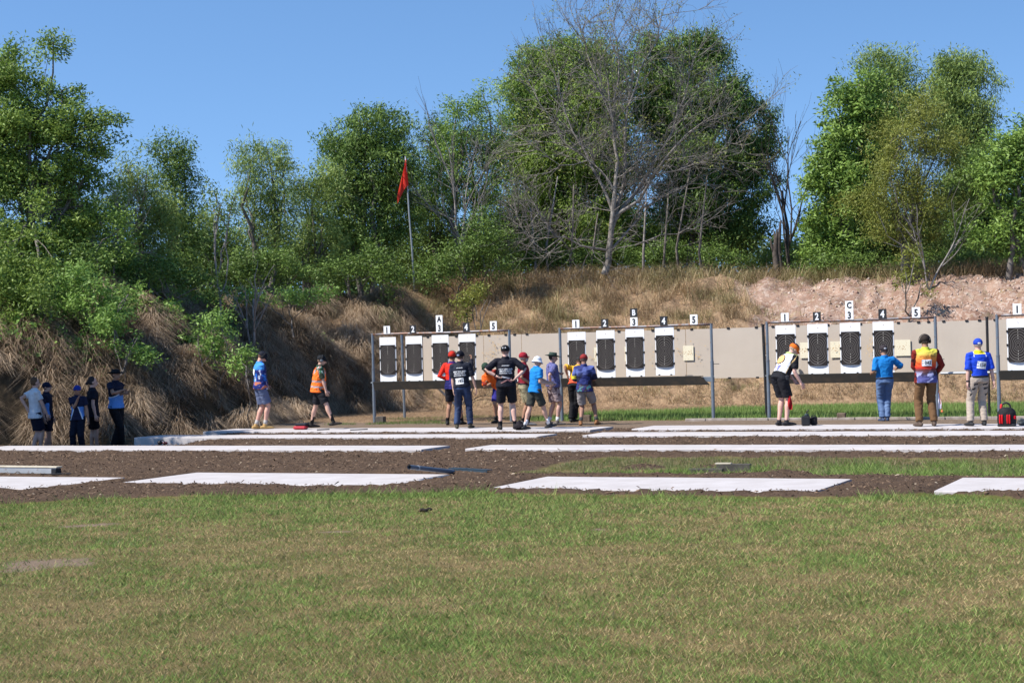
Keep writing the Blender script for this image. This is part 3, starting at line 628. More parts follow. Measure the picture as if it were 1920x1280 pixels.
def post(px, t, ztop, rad, mat, label, lean=0.0):
    s = sp(px, t); c = rg(s, t, 0); m_ = MB(); m_.tube([(0, 0, -.3), (lean*.5, 0, 1.0), (lean, 0, ztop)], rad, 10)
    m_.tube([(lean, 0, ztop-.03), (lean, 0, ztop)], rad*1.25, 10); o = m_.build('support_post', mat, loc=c); tag(o, label, 'post', 'thin posts carrying the backstop'); return o
post(756, 2.1, 2.32, .036, GALV, 'galvanised post standing behind frame A between its first two targets', -.03)
post(1435, .35, 2.22, .035, BLACKPIPE, 'black post left of frame C beside the bending man', -.04)
post(1852, .5, 2.24, .032, BLACKPIPE, 'black post behind the man marked 158')
m_ = MB()
for k, (a, b) in enumerate(((S0['C']+3.9, S0['D']-.02), )):
    c0 = rg(a, .3, 1.0); c1 = rg(b, .3, 1.0); m_.tube([c0, c1], .03, 8)
tag(m_.build('rail', GALVP), 'pale steel rail under the panels between frames C and D', 'rail', 'rails under the backstop panels')
m_ = MB(); m_.tube([rg(S0['A']+3.9, .3, .99), rg(S0['B']-.02, .3, .99)], .03, 8); tag(m_.build('rail', GALVP), 'steel rail between frames A and B behind the people', 'rail', 'rails under the backstop panels')
m_ = MB()
def block(px, py, w, h, mat, label, dz=.0, t_=None):
    p = onz(px, py, 0.0); m_ = MB(); m_.box((0, 0, h/2-.02), (w, w*.9, h+.02), rz=-.3, bev=.012); o = m_.build('footing_block', mat, loc=(p[0], p[1], 0)); tag(o, label, 'block', 'blocks at the frame feet')
block(714, 792, .22, .17, simple('dark_block', (.07, .06, .05), (.13, .11, .09), 8, .9), 'dark block at the foot of the left post of frame A')
block(1578, 787, .19, .17, TIMB, 'squared timber block on the grass right of the black water jug')
block(1101, 790, .18, .17, TIMB, 'brown block in the grass behind the boots of the man in the red cap')

# ------------------------------------------------------------------ people
import bmesh
def srgb(r, g, b): return tuple(((c/255)/12.92 if c/255 <= .04045 else ((c/255+.055)/1.055)**2.4)*.82 for c in (r, g, b))
_mc = {}
def cmat(c, rough=.8, kind='cloth'):
    k = (c, kind)
    if k not in _mc:
        t = MT(kind).set(rough, 0, .2 if kind == 'cloth' else .35)
        t.col(t.ramp(t.noise(14, 4), [(.3, [q*.88 for q in c]), (.7, [min(1, q*1.08) for q in c])])); t.bump(t.noise(35, 4, .6), .35 if kind == 'cloth' else .08, .01); _mc[k] = t.m
    return _mc[k]
def vcol():
    if 'v' not in _mc:
        t = MT('printed_cloth').set(.75, 0, .25); t.col(t.attr('Col', True)); t.bump(t.noise(35, 4, .6), .35, .01); _mc['v'] = t.m
    return _mc['v']
def ik(a, b, l1, l2, pole):
    v = b-a; d = v.length; mx = (l1+l2)*.999
    if d > mx: b = a+v*(mx/d); d = mx; v = b-a
    v = v.normalized(); x = (l1*l1-l2*l2+d*d)/(2*d); h_ = math.sqrt(max(0, l1*l1-x*x)); p = pole-v*pole.dot(v)
    if p.length < 1e-5: p = v.orthogonal()
    return a+v*x+p.normalized()*h_, b
SKIN = (.56, .33, .25); TAN = (.36, .19, .12)
def person(label, x, y, g, top, yaw, hy=None, pitch=0., h=None, hat='cap', hatc=(.02, .02, .025), hair=(.08, .05, .035), skin=SKIN, lean=(0., 0.), hip=None, feet=None, hands=(None, None), poles=(None, None),
           sleeve=.55, shirt=(.3, .3, .3), shirtf=None, hem=-.10, tuck=False, pants=(.02, .02, .025), short=True, shoe=(.02, .02, .02), sock=None, sockh=.0, belly=.0, muffs=False, wide=1.0, group=None, seed=0,
           belt=None, legtop=1.0, pantsf=None, curl=.5, beard=None, slim=1.0, ponytail=False, capvent=None, brimpitch=0):
    b0 = onz(x, y, g); Yd = b0[1]; base = Vector(b0); base.z = g
    def Lp(px, py, dy=0.0): q = at(px, py, Yd+dy); return Vector(q)-base
    if h is None: h = Lp(x, top).z-(.03 if hat != 'none' else .0)-(.04 if hat == 'wide' else 0)
    u = h/1.75; ya = math.radians(yaw); Fv = Vector((math.sin(ya), math.cos(ya), 0)); Rv = Vector((math.cos(ya), -math.sin(ya), 0)); Z = Vector((0, 0, 1))
    if feet is None: feet = [(x-9, 0.0), (x+9, 0.0)]
    F2 = []
    for fd in feet:
        q = at(fd[0], y, Yd+fd[1]); fz = fd[2] if len(fd) > 2 else 0; F2.append(Vector((q[0]-base.x, fd[1], .085*u+fz)))
    H = Vector((0, 0, .925*u)) if hip is None else Lp(hip[0], hip[1], hip[2] if len(hip) > 2 else 0)
    dS = (Z+Fv*lean[0]+Rv*lean[1]).normalized(); SL_ = .535*u; RS = (Rv-dS*Rv.dot(dS)).normalized(); FS = (Fv-dS*Fv.dot(dS)).normalized()
    N = H+dS*SL_; hya = math.radians(yaw if hy is None else hy); hF = Vector((math.sin(hya), math.cos(hya), 0)); hR = Vector((math.cos(hya), -math.sin(hya), 0)); pa = math.radians(pitch)
    hf = hF*math.cos(pa)-Z*math.sin(pa); hu = hR.cross(hf).normalized(); HD = N+(dS*.5+hu*.6).normalized()*(.135*u)+hf*.015*u
    HM = Matrix((hR, hf, hu)).transposed()
    TB = lambda c, a=0., b=0.: H+dS*(c*SL_)+RS*(a*u)+FS*(b*u)
    prof = [(-.10, .160, .118), (.02, .158, .115), (.18, .143, .105), (.38, .145, .108), (.62, .166, .117), (.80, .168, .105), (.90, .13, .085), (.98, .068, .062)]
    def torso(mb, ex, c0, c1, flare=0.0, cut=True):
        pts, rad = [], []
        cs = sorted(set([c0]+[p[0] for p in prof if c0 < p[0] < c1]+[c1]))
        for c in cs:
            a = np.interp(c, [p[0] for p in prof], [p[1] for p in prof])*wide; b = np.interp(c, [p[0] for p in prof], [p[2] for p in prof])*(.5+.5*wide)
            bl = belly*math.exp(-((c-.22)/.25)**2); pts.append(TB(c, 0, bl*.45)); fl = flare*max(0, (.3-c)/.4)
            rad.append(((a+ex+fl+bl*.35)*u, (b+ex+fl+bl*.5)*u))
        mb.tube(pts, rad, 20, side=RS)
    sh = [TB(.865, sg*.172*wide) for sg in (-1, 1)]; hp = [H+Rv*(sg*.088*u*wide)-Z*.02*u for sg in (-1, 1)]
    # ---- limbs
    arms = []
    for i, sg in enumerate((-1, 1)):
        hd = hands[i]
        if hd is None: tgt = sh[i]+Rv*(sg*.07*u)-Z*(.53*u)+Fv*.03
        else: tgt = Lp(*hd)
        pole = Vector(poles[i]) if poles[i] is not None else (-Fv*1.0+Rv*sg*.35)
        e_, w_ = ik(sh[i], tgt, .285*u, .255*u, pole); arms.append((sh[i], e_, w_))
    legs = []
    for i in (0, 1):
        k_, a_ = ik(hp[i], F2[i], .43*u, .425*u, Fv); legs.append((hp[i], k_, F2[i] if (F2[i]-hp[i]).length < .85*u else a_))
    # ---- body
    mb = MB(); torso(mb, -.012, -.08, .93)
    for s_, e_, w_ in arms:
        mb.tube([TB(.78, 0), s_.lerp(TB(.8), .12), s_.lerp(e_, .35), e_, e_.lerp(w_, .3), w_], [.036*u, .042*u, .045*u*slim, .038*u, .041*u*slim, .026*u], 12, hemi=True)
    for hq, k_, a_ in legs:
        d_ = (k_-hq); cb = -Fv*.012*u
        mb.tube([hq, hq.lerp(k_, .3), hq.lerp(k_, .8), k_, k_.lerp(a_, .3)+cb, k_.lerp(a_, .55)+cb*.6, a_], [.092*u, .086*u, .062*u, .055*u, .059*u, .047*u, .036*u], 12, hemi=True)
    mb.tube([TB(.90), N+dS*.02*u, HD-hu*.06*u], [.062*u, .055*u, .058*u], 14)
    hc = HD
    mb.ball(hc+hu*.02*u-hf*.008*u, (.077*u, .097*u, .098*u), HM, 16, 12); mb.ball(hc-hu*.045*u+hf*.028*u, (.056*u, .062*u, .070*u), HM, 14, 10)
    mb.tube([hc+hf*.088*u+hu*.012*u, hc+hf*.112*u-hu*.026*u], [.010*u, .017*u], 8, hemi=True); mb.ball(hc+hf*.088*u-hu*.055*u, (.024*u, .012*u, .008*u), HM, 8, 6)
    for sg in (-1, 1): mb.ball(hc+hR*sg*.079*u-hf*.004*u, (.010*u, .020*u, .032*u), HM, 8, 6)
    body = remesh(mb, 'person', .0115, 2, cmat(skin, .6, 'skin'))
    hb = MB()
    for i, (s_, e_, w_) in enumerate(arms):
        d_ = (w_-e_).normalized(); sg = (-1, 1)[i]; nrm = (-RS*sg); nrm = (nrm-d_*nrm.dot(d_)).normalized(); sd = d_.cross(nrm).normalized()
        if sd.dot(Fv+Vector((0, 0, .3))) < 0: sd = -sd
        hb.tube([w_-d_*.02*u, w_+d_*.03*u, w_+d_*.085*u], [(.026*u, .020*u), (.036*u, .017*u), (.040*u, .013*u)], 10, side=sd)
        for k in range(4):
            o_ = w_+d_*.082*u+sd*(.030-.020*k)*u; ln_ = (.068, .076, .070, .055)[k]*u; c1 = curl+.12*k
            d1 = (d_*math.cos(c1*.6)+nrm*math.sin(c1*.6)); d2 = (d_*math.cos(c1*1.5)+nrm*math.sin(c1*1.5)); d3 = (d_*math.cos(c1*2.3)+nrm*math.sin(c1*2.3))
            hb.tube([o_-d_*.01*u, o_+d1*ln_*.42, o_+d1*ln_*.42+d2*ln_*.34, o_+d1*ln_*.42+d2*ln_*.34+d3*ln_*.26], [.0098*u, .0088*u, .0082*u, .007*u], 6, side=sd, hemi=True)
        t0_ = w_+d_*.022*u+sd*.028*u; hb.tube([t0_, t0_+(d_*.6+sd*.75+nrm*.25)*.042*u, t0_+(d_*.6+sd*.75+nrm*.25)*.042*u+(d_*.9+sd*.2+nrm*.5)*.032*u], [.014*u, .0105*u, .0085*u], 6, hemi=True)
    hm = bpy.data.meshes.new('h'); hm.from_pydata(hb.v, [], hb.f); bm = bmesh.new(); bm.from_mesh(body.data); bm.from_mesh(hm)
    for f_ in bm.faces: f_.smooth = True; f_.material_index = 0
    bm.to_mesh(body.data); bm.free(); bpy.data.meshes.remove(hm); body.location = base
    tag(body, label, 'person', group)
    def sco(P): q = P-np.array(H); return q@np.array(RS)/u, q@np.array(FS)/u, q@np.array(dS)/SL_
    # ---- shirt
    mb = MB(); torso(mb, .018, max(hem, .06) if tuck else hem, .90, .0 if tuck else .02); mb.tube([TB(.80), TB(.90), TB(.97, 0, -.004), TB(1.045, 0, -.004)], [(.15*u, .11*u), (.115*u, .092*u), (.080*u, .078*u), (.072*u, .072*u)], 16, side=RS)
    for s_, e_, w_ in arms:
        if sleeve <= 1:
            ee = s_.lerp(e_, sleeve*1.1); mb.tube([TB(.80, 0), s_.lerp(TB(.84), .25), s_, s_.lerp(e_, .3), ee], [.075*u, .076*u, .072*u, .069*u*slim, .070*u], 14)
        else: mb.tube([TB(.80, 0), s_.lerp(TB(.84), .25), s_, s_.lerp(e_, .4), e_, e_.lerp(w_, .5), e_.lerp(w_, .93)], [.075*u, .074*u, .070*u, .062*u, .057*u, .052*u, .040*u], 14)
    shirt_o = remesh(mb, 'shirt', .0115, 2, vcol() if shirtf else cmat(shirt), body, wr=.013, seed=seed, colf=(lambda P: shirtf(P, *sco(P))) if shirtf else None)
    # ---- trousers or shorts
    mb = MB(); torso(mb, .010, -.12, (.09 if tuck else -.02)+.03)
    for hq, k_, a_ in legs:
        if short:
            e1 = hq.lerp(k_, .84*legtop) if legtop <= 1.1 else k_; mb.tube([hq+Z*.05*u, hq, hq.lerp(k_, .4), e1], [.10*u, .106*u, .100*u, .094*u], 14)
        else: mb.tube([hq+Z*.05*u, hq, hq.lerp(k_, .4), k_, k_.lerp(a_, .5), k_.lerp(a_, .98)], [.10*u, .104*u, .094*u, .082*u, .074*u, .068*u], 14)
    remesh(mb, 'shorts' if short else 'trousers', .0125, 2, vcol() if pantsf else cmat(pants), body, wr=.013, seed=seed+3, colf=(lambda P: pantsf(P, *sco(P))) if pantsf else None)
    if belt is not None: mb = MB(); torso(mb, .024, .05, .115); mb.build('belt', cmat(belt, .5), body, smooth=True)
    # ---- shoes and socks
    for i, (hq, k_, a_) in enumerate(legs):
        toe = Fv*.92+Rv*((-1, 1)[i]*.22); toe.normalize(); q = Vector((a_.x, a_.y, a_.z)); up_ = Z; pt = feet[i][3] if len(feet[i]) > 3 else 0
        if pt: toe = (toe-Z*pt).normalized(); up_ = (Z+toe*0).normalized()
        hl = q-Z*.045*u; m_ = MB(); sdv = toe.cross(Z).normalized()
        m_.tube([hl-toe*.075*u, hl-toe*.02*u, hl+toe*.08*u-Z*.004, hl+toe*.155*u-Z*.010, hl+toe*.195*u-Z*.016], [(.034*u, .034*u), (.040*u, .042*u), (.045*u, .036*u), (.045*u, .028*u), (.030*u, .018*u)], 12, side=sdv, hemi=True)
        m_.tube([hl, q+Z*.03*u], [.045*u, .046*u], 12); remesh(m_, 'shoe', .0085, 2, cmat(shoe, .6), body)
        if sock is not None:
            m_ = MB(); ax_ = (k_-a_).normalized(); m_.tube([a_, a_+ax_*(.06+sockh)*u, a_+ax_*(.11+sockh)*u], [.043*u, .043*u, .048*u], 12); m_.build('sock', cmat(sock), body, smooth=True)
    # ---- head dress
    def HP(a, b, c): return hc+hR*(a*u)+hf*(b*u)+hu*(c*u)
    if hair is not None:
        m_ = MB(); m_.ball(HP(0, -.014, .020), (.081*u, .092*u, .096*u), HM, 16, 10); 
        if hat == 'none': m_.ball(HP(0, -.02, .06), (.080*u, .092*u, .078*u), HM, 14, 8)
        if ponytail: m_.tube([HP(0, -.10, .03), HP(0, -.14, -.02), HP(0, -.12, -.10)], [.030*u, .034*u, .018*u], 8, hemi=True)
        # keep the face free: drop what lies in front
        ho = remesh(m_, 'hair', .010, 1, cmat(hair, .8, 'hair'), body, wr=.008, wf=30, seed=seed); bm = bmesh.new(); bm.from_mesh(ho.data)
        dl = []
        for v_ in bm.verts:
            q = v_.co-hc; fq = q.dot(hf)/u; uq = q.dot(hu)/u
            if fq > .015+.25*max(0, uq-.02) or uq < -.055: dl.append(v_)
        bmesh.ops.delete(bm, geom=dl, context='VERTS'); bm.to_mesh(ho.data); bm.free()
    if beard is not None: m_ = MB(); m_.ball(HP(0, .050, -.060), (.055*u, .050*u, .058*u), HM, 14, 10); m_.build('beard', cmat(beard, .9, 'hair'), body, smooth=True)
    for sg in (-1, 1): m_ = MB(); m_.ball(HP(sg*.030, .083, .012), (.013*u, .008*u, .008*u), HM, 8, 6); m_.build('eye', simple('eye', (.03, .025, .02), rough=.3) if 'eye' not in _mc else _mc['eye'], body, smooth=True)
    if hat in ('cap', 'wide', 'bucket'):
        m_ = MB(); HC = cmat(hatc) if not callable(hatc) else vcol()
        m_.ball(HP(0, -.012, .036), (.092*u, .108*u, .092*u), HM, 20, 10, zmin=-.42 if hat == 'cap' else -.1)
        if hat == 'cap':
            V = []; f = []; n1, n2 = 8, 3
            for k in (0, 1):
                for i in range(n1+1):
                    an_ = math.pi*(i/n1); xx_ = -.072*math.cos(an_); yy_ = .070+.0*math.sin(an_)
                    for j in range(n2+1):
                        w = j/n2; r_ = .062*math.sin(an_)**.7 if 0 < i < n1 else 0; V.append(HP(xx_*(1-.1*w), yy_+(r_)*w+.012*math.sin(an_), .036-.012*(xx_/.07)**2*1.3-.016*w-k*.006-math.tan(math.radians(brimpitch))*r_*w))
            for i in range(n1):
                for j in range(n2): a = i*(n2+1)+j; c_ = (n1+1)*(n2+1); f.append((a, a+n2+1, a+n2+2, a+1)); f.append((a+c_, a+1+c_, a+n2+2+c_, a+n2+1+c_))
            m_.add(V, f)
        else:
            n1 = 28; V = []; f = []; w_, dr = (.085, -.01) if hat == 'wide' else (.042, .050)
            for k in (0, 1):
                for j in range(3):
                    for i in range(n1):
                        an_ = 2*math.pi*i/n1; r_ = 1+0*j; ex = w_*j/2; upc = (.028*abs(math.cos(an_))**2*(j/2) if hat == 'wide' else 0)-dr*(j/2)-k*.006
                        V.append(HP((.090+ex)*math.cos(an_), -.008+(.105+ex)*math.sin(an_), .030+upc))
            for j in range(2):
                for i in range(n1): a = j*n1+i; b_ = j*n1+(i+1) % n1; f.append((a, b_, b_+n1, a+n1)); c_ = 3*n1; f.append((a+c_, a+n1+c_, b_+n1+c_, b_+c_))
            for i in range(n1): a = 2*n1+i; b_ = 2*n1+(i+1) % n1; f.append((a, b_, b_+3*n1, a+3*n1))
            m_.add(V, f)
            if hat == 'wide': m_.tube([HP(0, -.008, .04), HP(0, -.008, .125)], [(.089*u, .104*u), (.074*u, .088*u)], 18, side=hR)
        co = m_.build('cap' if hat == 'cap' else 'hat', HC, body, smooth=True)
        if callable(hatc):
            n_ = len(co.data.vertices); P = np.array([v_.co for v_ in co.data.vertices]); q = P-np.array(hc); cc = hatc(q@np.array(hR)/u, q@np.array(hf)/u, q@np.array(hu)/u)
            at_ = co.data.attributes.new('Col', 'FLOAT_COLOR', 'POINT'); at_.data.foreach_set('color', np.c_[cc, np.ones(n_)].astype(np.float32).ravel())
        if capvent is not None: v2 = MB(); v2.ball(HP(0, -.112, .018), (.034*u, .012*u, .022*u), HM, 10, 8); v2.build('cap_strap', cmat(capvent), co, smooth=True)
    if muffs:
        for sg in (-1, 1): m_ = MB(); m_.tube([HP(sg*.078, -.004, -.004), HP(sg*.105, -.004, -.004), HP(sg*.113, -.004, -.004)], [.036*u, .036*u, .026*u], 14, side=hu); m_.build('ear_cup', cmat(muffs if isinstance(muffs, tuple) else (.02, .02, .02), .5), body, smooth=True)
        m_ = MB(); m_.tube([HP(.112*math.cos(a_), -.008, .02+.118*math.sin(a_)) for a_ in np.linspace(0, math.pi, 13)], [(.013*u, .006*u)]*13, 8, side=hf); m_.build('head_band', cmat((.02, .02, .02), .5), body, smooth=True)
    return dict(o=body, shirt=shirt_o, TB=TB, RS=RS, FS=FS, dS=dS, u=u, base=base, SL=SL_, Lp=Lp, arms=arms, legs=legs, HP=HP, H=H, F=Fv, R=Rv, hc=hc)
def bvh_of(o): me = o.data; return BVHTree.FromPolygons([v.co for v in me.vertices], [p.vertices for p in me.polygons])
def on_back(p, name, V2, F2, mat, parent, ac, cc, off=.004, rot=0., front=False, tree=None):
    """lay flat art (metres, x to the person's right, y up) on the back of the shirt"""
    tr = tree or bvh_of(p['shirt']); out = []; sg = 1 if front else -1
    for (a, b) in V2:
        a2 = a*math.cos(rot)-b*math.sin(rot); b2 = a*math.sin(rot)+b*math.cos(rot)
        o_ = p['TB'](0)+p['dS']*(cc+b2)+p['RS']*(ac+a2)+p['FS']*(sg*.6); hit = tr.ray_cast(o_, -p['FS']*sg, 1.2)
        out.append((hit[0]+p['FS']*sg*off) if hit[0] else o_-p['FS']*sg*.5)
    m_ = MB(); m_.add(out, F2); return m_.build(name, mat, parent)
def back_text(p, s_, size, mat, ac, cc, parent=None, rot=0., off=.006, bold=.02):
    cu = bpy.data.curves.new('t', 'FONT'); cu.body = s_; cu.size = size; cu.offset = bold*size; cu.align_x = 'CENTER'; cu.align_y = 'CENTER'; cu.resolution_u = 2
    o = bpy.data.objects.new('tmp', cu); COL.objects.link(o); dg = bpy.context.evaluated_depsgraph_get(); me = bpy.data.meshes.new_from_object(o.evaluated_get(dg)); bpy.data.objects.remove(o)
    V = [(v.co.x, v.co.y) for v in me.vertices]; Fc = [tuple(q.vertices) for q in me.polygons]; bpy.data.meshes.remove(me)
    return on_back(p, 'lettering', V, Fc, mat, parent or p['shirt'], ac, cc, off, rot)
def back_patch(p, name, w, h_, mat, ac, cc, rot=0., off=.004, ell=False, front=False, n1=8):
    V = []; f = []
    for i in range(n1+1):
        for j in range(n1+1):
            a, b = -1+2*i/n1, -1+2*j/n1
            if ell: r_ = max(abs(a), abs(b)); q = math.hypot(a, b) or 1; a, b = a/q*r_, b/q*r_
            V.append((a*w/2, b*h_/2))
    for i in range(n1):
        for j in range(n1): k = i*(n1+1)+j; f.append((k, k+n1+1, k+n1+2, k+1))
    return on_back(p, name, V, f, mat, p['shirt'], ac, cc, off, rot, front)
def bib(p, num, ac, cc, rot=0., w=.185, h_=.145):
    b = back_patch(p, 'race_bib', w, h_, WHITE, ac, cc, rot, .008); r = math.cos(rot)
    back_text(p, num, .088, INK, ac+.018, cc, b, rot, .011, .015)
    for k, c_ in enumerate(((.2, .45, .55), (.6, .4, .15), (.1, .15, .4))): 
        V = [(-.084, .028-.030*k), (-.070, .028-.030*k), (-.070, .042-.030*k), (-.084, .042-.030*k)]; on_back(p, 'printed_mark', V, [(0, 1, 2, 3)], cmat(c_), b, ac, cc, .0105, rot)
def cst(c): return lambda n: np.tile(np.array(c, float), (n, 1))
def lay(c, m_, c2): m_ = np.asarray(m_, float)[:, None]; return c*(1-m_)+np.array(c2)*m_
def solid(c, n): return np.tile(np.array(c, float), (n, 1))
def hard(a, x): return (x > a).astype(float)
NAVY = srgb(22, 26, 48); NBLK = srgb(24, 25, 34); SKY = srgb(95, 150, 225)
PG = 'people on the shooting range'; OG = 'onlookers in the shade at the left bank'
# --- onlookers in the shade
p = person('youth in a pale grey T-shirt and navy shorts, hand on hip, at far left', 68, 853, -.28, 705, 55, hat='none', hair=(.10, .055, .03), shirt=(.62, .64, .66), pants=NAVY, hem=-.2, feet=[(60, 0), (76, .1)], hands=((50, 764, -.05), (94, 790, -.02)), poles=((-1, -.4, 0), (.2, -1, 0)), shoe=(.3, .3, .3), slim=.95, wide=.93, seed=1, group=OG)
def f2(P, a, b, c): q = solid(NAVY, len(P)); return lay(q, (np.abs(a) > .09)*(c < .55)*(np.abs(a) < .16), SKY)
p = person('teenager in navy cap and navy shirt, half hidden behind the youth in pale grey', 90, 851, -.28, 712, 100, hatc=srgb(25, 30, 55), shirtf=f2, pants=NAVY, feet=[(84, .2), (95, .25)], hem=-.12, slim=.9, wide=.9, seed=2, group=OG, h=1.63)
def f3(P, a, b, c): q = solid(srgb(24, 28, 58), len(P)); q = lay(q, (np.abs(a)+.18*c > .14)*(c < .5)*(np.abs(a) < .17), SKY); return lay(q, (np.abs(np.abs(a)+.18*c-.14) < .012)*(c < .5), (.7, .75, .8))
p = person('woman in a bright blue cap, dark trousers, one hand at her chin', 148, 853, -.28, 717, 185, hatc=srgb(35, 60, 150), shirtf=f3, pants=srgb(20, 24, 40), short=False, feet=[(156, 0), (139, 0)], hands=((166, 790, -.05), (146, 748, -.18)), poles=((.3, .3, 0), (-.35, .1, -1.2)), hem=-.12, wide=.95, slim=.95, seed=3, group=OG, skin=TAN)
p = person('dark-haired woman in a black top and shorts facing right among the onlookers', 176, 850, -.28, 697, 70, hat='none', hair=(.03, .02, .02), shirt=srgb(20, 22, 36), pants=srgb(16, 16, 24), feet=[(172, .3), (183, .3)], hem=-.2, ponytail=True, wide=.93, seed=4, group=OG, h=1.72)
def f5(P, a, b, c): q = solid(srgb(22, 26, 50), len(P)); q = lay(q, (c < .52-.8*b*0-.9*np.maximum(0, a))*(c > -.2), srgb(100, 155, 225)); return lay(q, np.abs(c-(.54-.9*np.maximum(0, a))) < .02, (.7, .75, .8))
p = person('man in a wide dark hat and black trousers, arms crossed, right end of the onlookers', 220, 846, -.28, 683, 120, hat='wide', hatc=(.012, .012, .014), shirtf=f5, pants=(.008, .008, .010), short=False, feet=[(212, 0), (228, .05)], hands=((234, 737, -.12), (228, 732, -.14)), poles=((-.6, -.3, -.6), (.8, -.1, -.5)), hem=-.04, skin=TAN, seed=5, group=OG, shoe=(.01, .01, .01))
# --- man in blue, orange vest
def f6(P, a, b, c):
    w = fbm(P*np.array([1, 1, 1.6]), 7, 3, 5); w2 = fbm(P, 11, 3, 9); q = solid(srgb(20, 40, 110), len(P)); q = lay(q, hard(.5, w), srgb(35, 105, 200)); q = lay(q, hard(.64, w), srgb(80, 165, 235)); q = lay(q, hard(.63, w2), srgb(60, 40, 110)); q = lay(q, hard(.69, w2), srgb(200, 210, 230))
    q = lay(q, (c > .7)*(b < .02), srgb(70, 150, 225)); return lay(q, (c < .2)*(w > .52), srgb(200, 120, 90))
p = person('man in a blue patterned long-sleeved shirt and grey shorts looking down, tan boots', 490, 804, .09, 652, 62, hy=70, pitch=38, hat='cap', hatc=srgb(30, 33, 45), shirtf=f6, sleeve=1.5, pants=srgb(105, 115, 145), feet=[(480, .05), (497, -.02)], hands=((500, 722, .12), (497, 735, -.1)), poles=((0, 1, 0), (-.5, -.8, 0)), hem=-.10, shoe=srgb(205, 165, 105), sock=srgb(190, 185, 180), hair=(.10, .05, .03), skin=(.60, .33, .25), muffs=True, belly=.02, legtop=1.0, seed=6, group=PG)
back_patch(p, 'race_bib', .10, .15, WHITE, -.02, .34, 0, .008)
def fv(P, a, b, c):
    w = fbm(P, 12, 3, 4); q = solid(srgb(45, 55, 40), len(P)); q = lay(q, hard(.52, w), srgb(60, 120, 90)); q = lay(q, hard(.6, w), srgb(190, 200, 195)); return lay(q, hard(.66, w), srgb(170, 60, 50))
p = person('older man striding right in an orange hi-vis vest and black shorts', 602, 806, .07, 665, 80, hy=80, pitch=15, hat='cap', hatc=srgb(30, 32, 36), hair=(.25, .16, .11), shirtf=fv, sleeve=.75, pants=(.014, .014, .018), feet=[(583, .2, -.03), (628, -.2, .03, -.15)], hands=((612, 733, .15), (614, 742, -.2)), poles=((0, 1, 0), (-.6, -.7, 0)), skin=(.54, .32, .24), sock=(.012, .012, .014), sockh=.08, shoe=srgb(45, 40, 38), lean=(.10, 0), belly=.03, muffs=srgb(120, 125, 130), seed=7, group=PG, hem=-.1, hip=(597, 728))
def vest(p):
    mb = MB(); u = p['u']; TB = p['TB']; RS = p['RS']
    mb.tube([TB(-.18), TB(0), TB(.2), TB(.5), TB(.75), TB(.90)], [(.205*u, .185*u), (.198*u, .178*u), (.19*u, .17*u), (.20*u, .158*u), (.185*u, .140*u), (.13*u, .11*u)], 20, side=RS)
    def vc(P):
        q = P-np.array(p['H']); c = q@np.array(p['dS'])/p['SL']; a = q@np.array(RS)/u; o = solid((.90, .17, .02), len(P)); o = lay(o, (np.abs(c-.06) < .035)+(np.abs(c-.30) < .035), (.30, .30, .32)); o = lay(o, (np.abs(np.abs(a)-.10) < .022)*(c > .62), (.30, .30, .32)); return o
    v_ = remesh(mb, 'vest', .012, 2, vcol(), p['o'], wr=.018, seed=8, colf=vc); v_['label'] = 'orange vest with grey reflective bands'; return v_
v_ = vest(p); pv = dict(p); pv['shirt'] = v_
on = back_text(pv, 'RANGE', .055, cmat((.25, .03, .01)), 0, .44, v_)
# --- group at frame A
def f8(P, a, b, c): q = solid(srgb(225, 45, 25), len(P)); q = lay(q, (c < .25), srgb(22, 24, 90)); q = lay(q, (np.abs(a) < .12)*(c > .95), srgb(60, 35, 110)); q = lay(q, (np.abs(a+.02) < .03)*(c < .7), srgb(50, 45, 120)); return lay(q, hard(.12, a), srgb(22, 22, 34))
p = person('man in a red and blue shirt pointing at a target, behind the man marked 185', 851, 797, .0, 653, 15, hatc=srgb(205, 50, 35), shirtf=f8, sleeve=1.25, pants=(.014, .014, .02), feet=[(839, .1), (866, .2)], hands=((843, 712, .05), (884, 673, .2)), poles=((-1, -.3, 0), (1, -.3, -.8)), sock=(.012, .012, .014), sockh=.06, shoe=(.02, .02, .02), skin=TAN, hem=-.16, seed=8, group=PG, muffs=(.02, .02, .02))
def fdark(P, a, b, c): w = fbm(P, 3, 2, 3); q = solid(srgb(26, 30, 44), len(P)); return lay(q, hard(.6, w)*.5, srgb(36, 44, 66))
def fj(P, a, b, c): w = fbm(P*np.array([1, 1, .5]), 6, 3, 3); q = solid(srgb(34, 46, 74), len(P)); return lay(q, sst(.4, .7, w)*.8, srgb(62, 82, 120))
p = person('man marked 185 in a dark navy shirt and blue jeans, back turned', 868, 803, .09, 652, 8, hy=25, pitch=5, hatc=srgb(22, 22, 34), shirtf=fdark, sleeve=.80, pantsf=fj, short=False, feet=[(857, 0), (882, .03)], hands=((851, 738, .02), (894, 735, -.02)), poles=((-.6, -1, 0), (.7, -1, 0)), hem=-.02, shoe=srgb(75, 70, 58), skin=(.50, .30, .22), lean=(.03, -.05), seed=9, group=PG, capvent=srgb(150, 160, 190), belt=srgb(95, 50, 45), wide=1.04)
back_text(p, 'NEW ZEALAND', .040, WHITEINK, -.01, .325, bold=.04); back_text(p, 'SERVICE PISTOL', .036, WHITEINK, -.01, .283, bold=.04); back_text(p, 'NATIONAL TEAM', .034, WHITEINK, -.01, .241, bold=.04); bib(p, '185', -.02, .120, .05, .18, .13)
for k in range(7): on_back(p, 'printed_mark', [(-.07+.02*k, 0), (-.056+.02*k, 0), (-.056+.02*k, .014+.006*(k % 2)), (-.07+.02*k, .012)], [(0, 1, 2, 3)], WHITEINK, p['shirt'], 0, .40, .006)
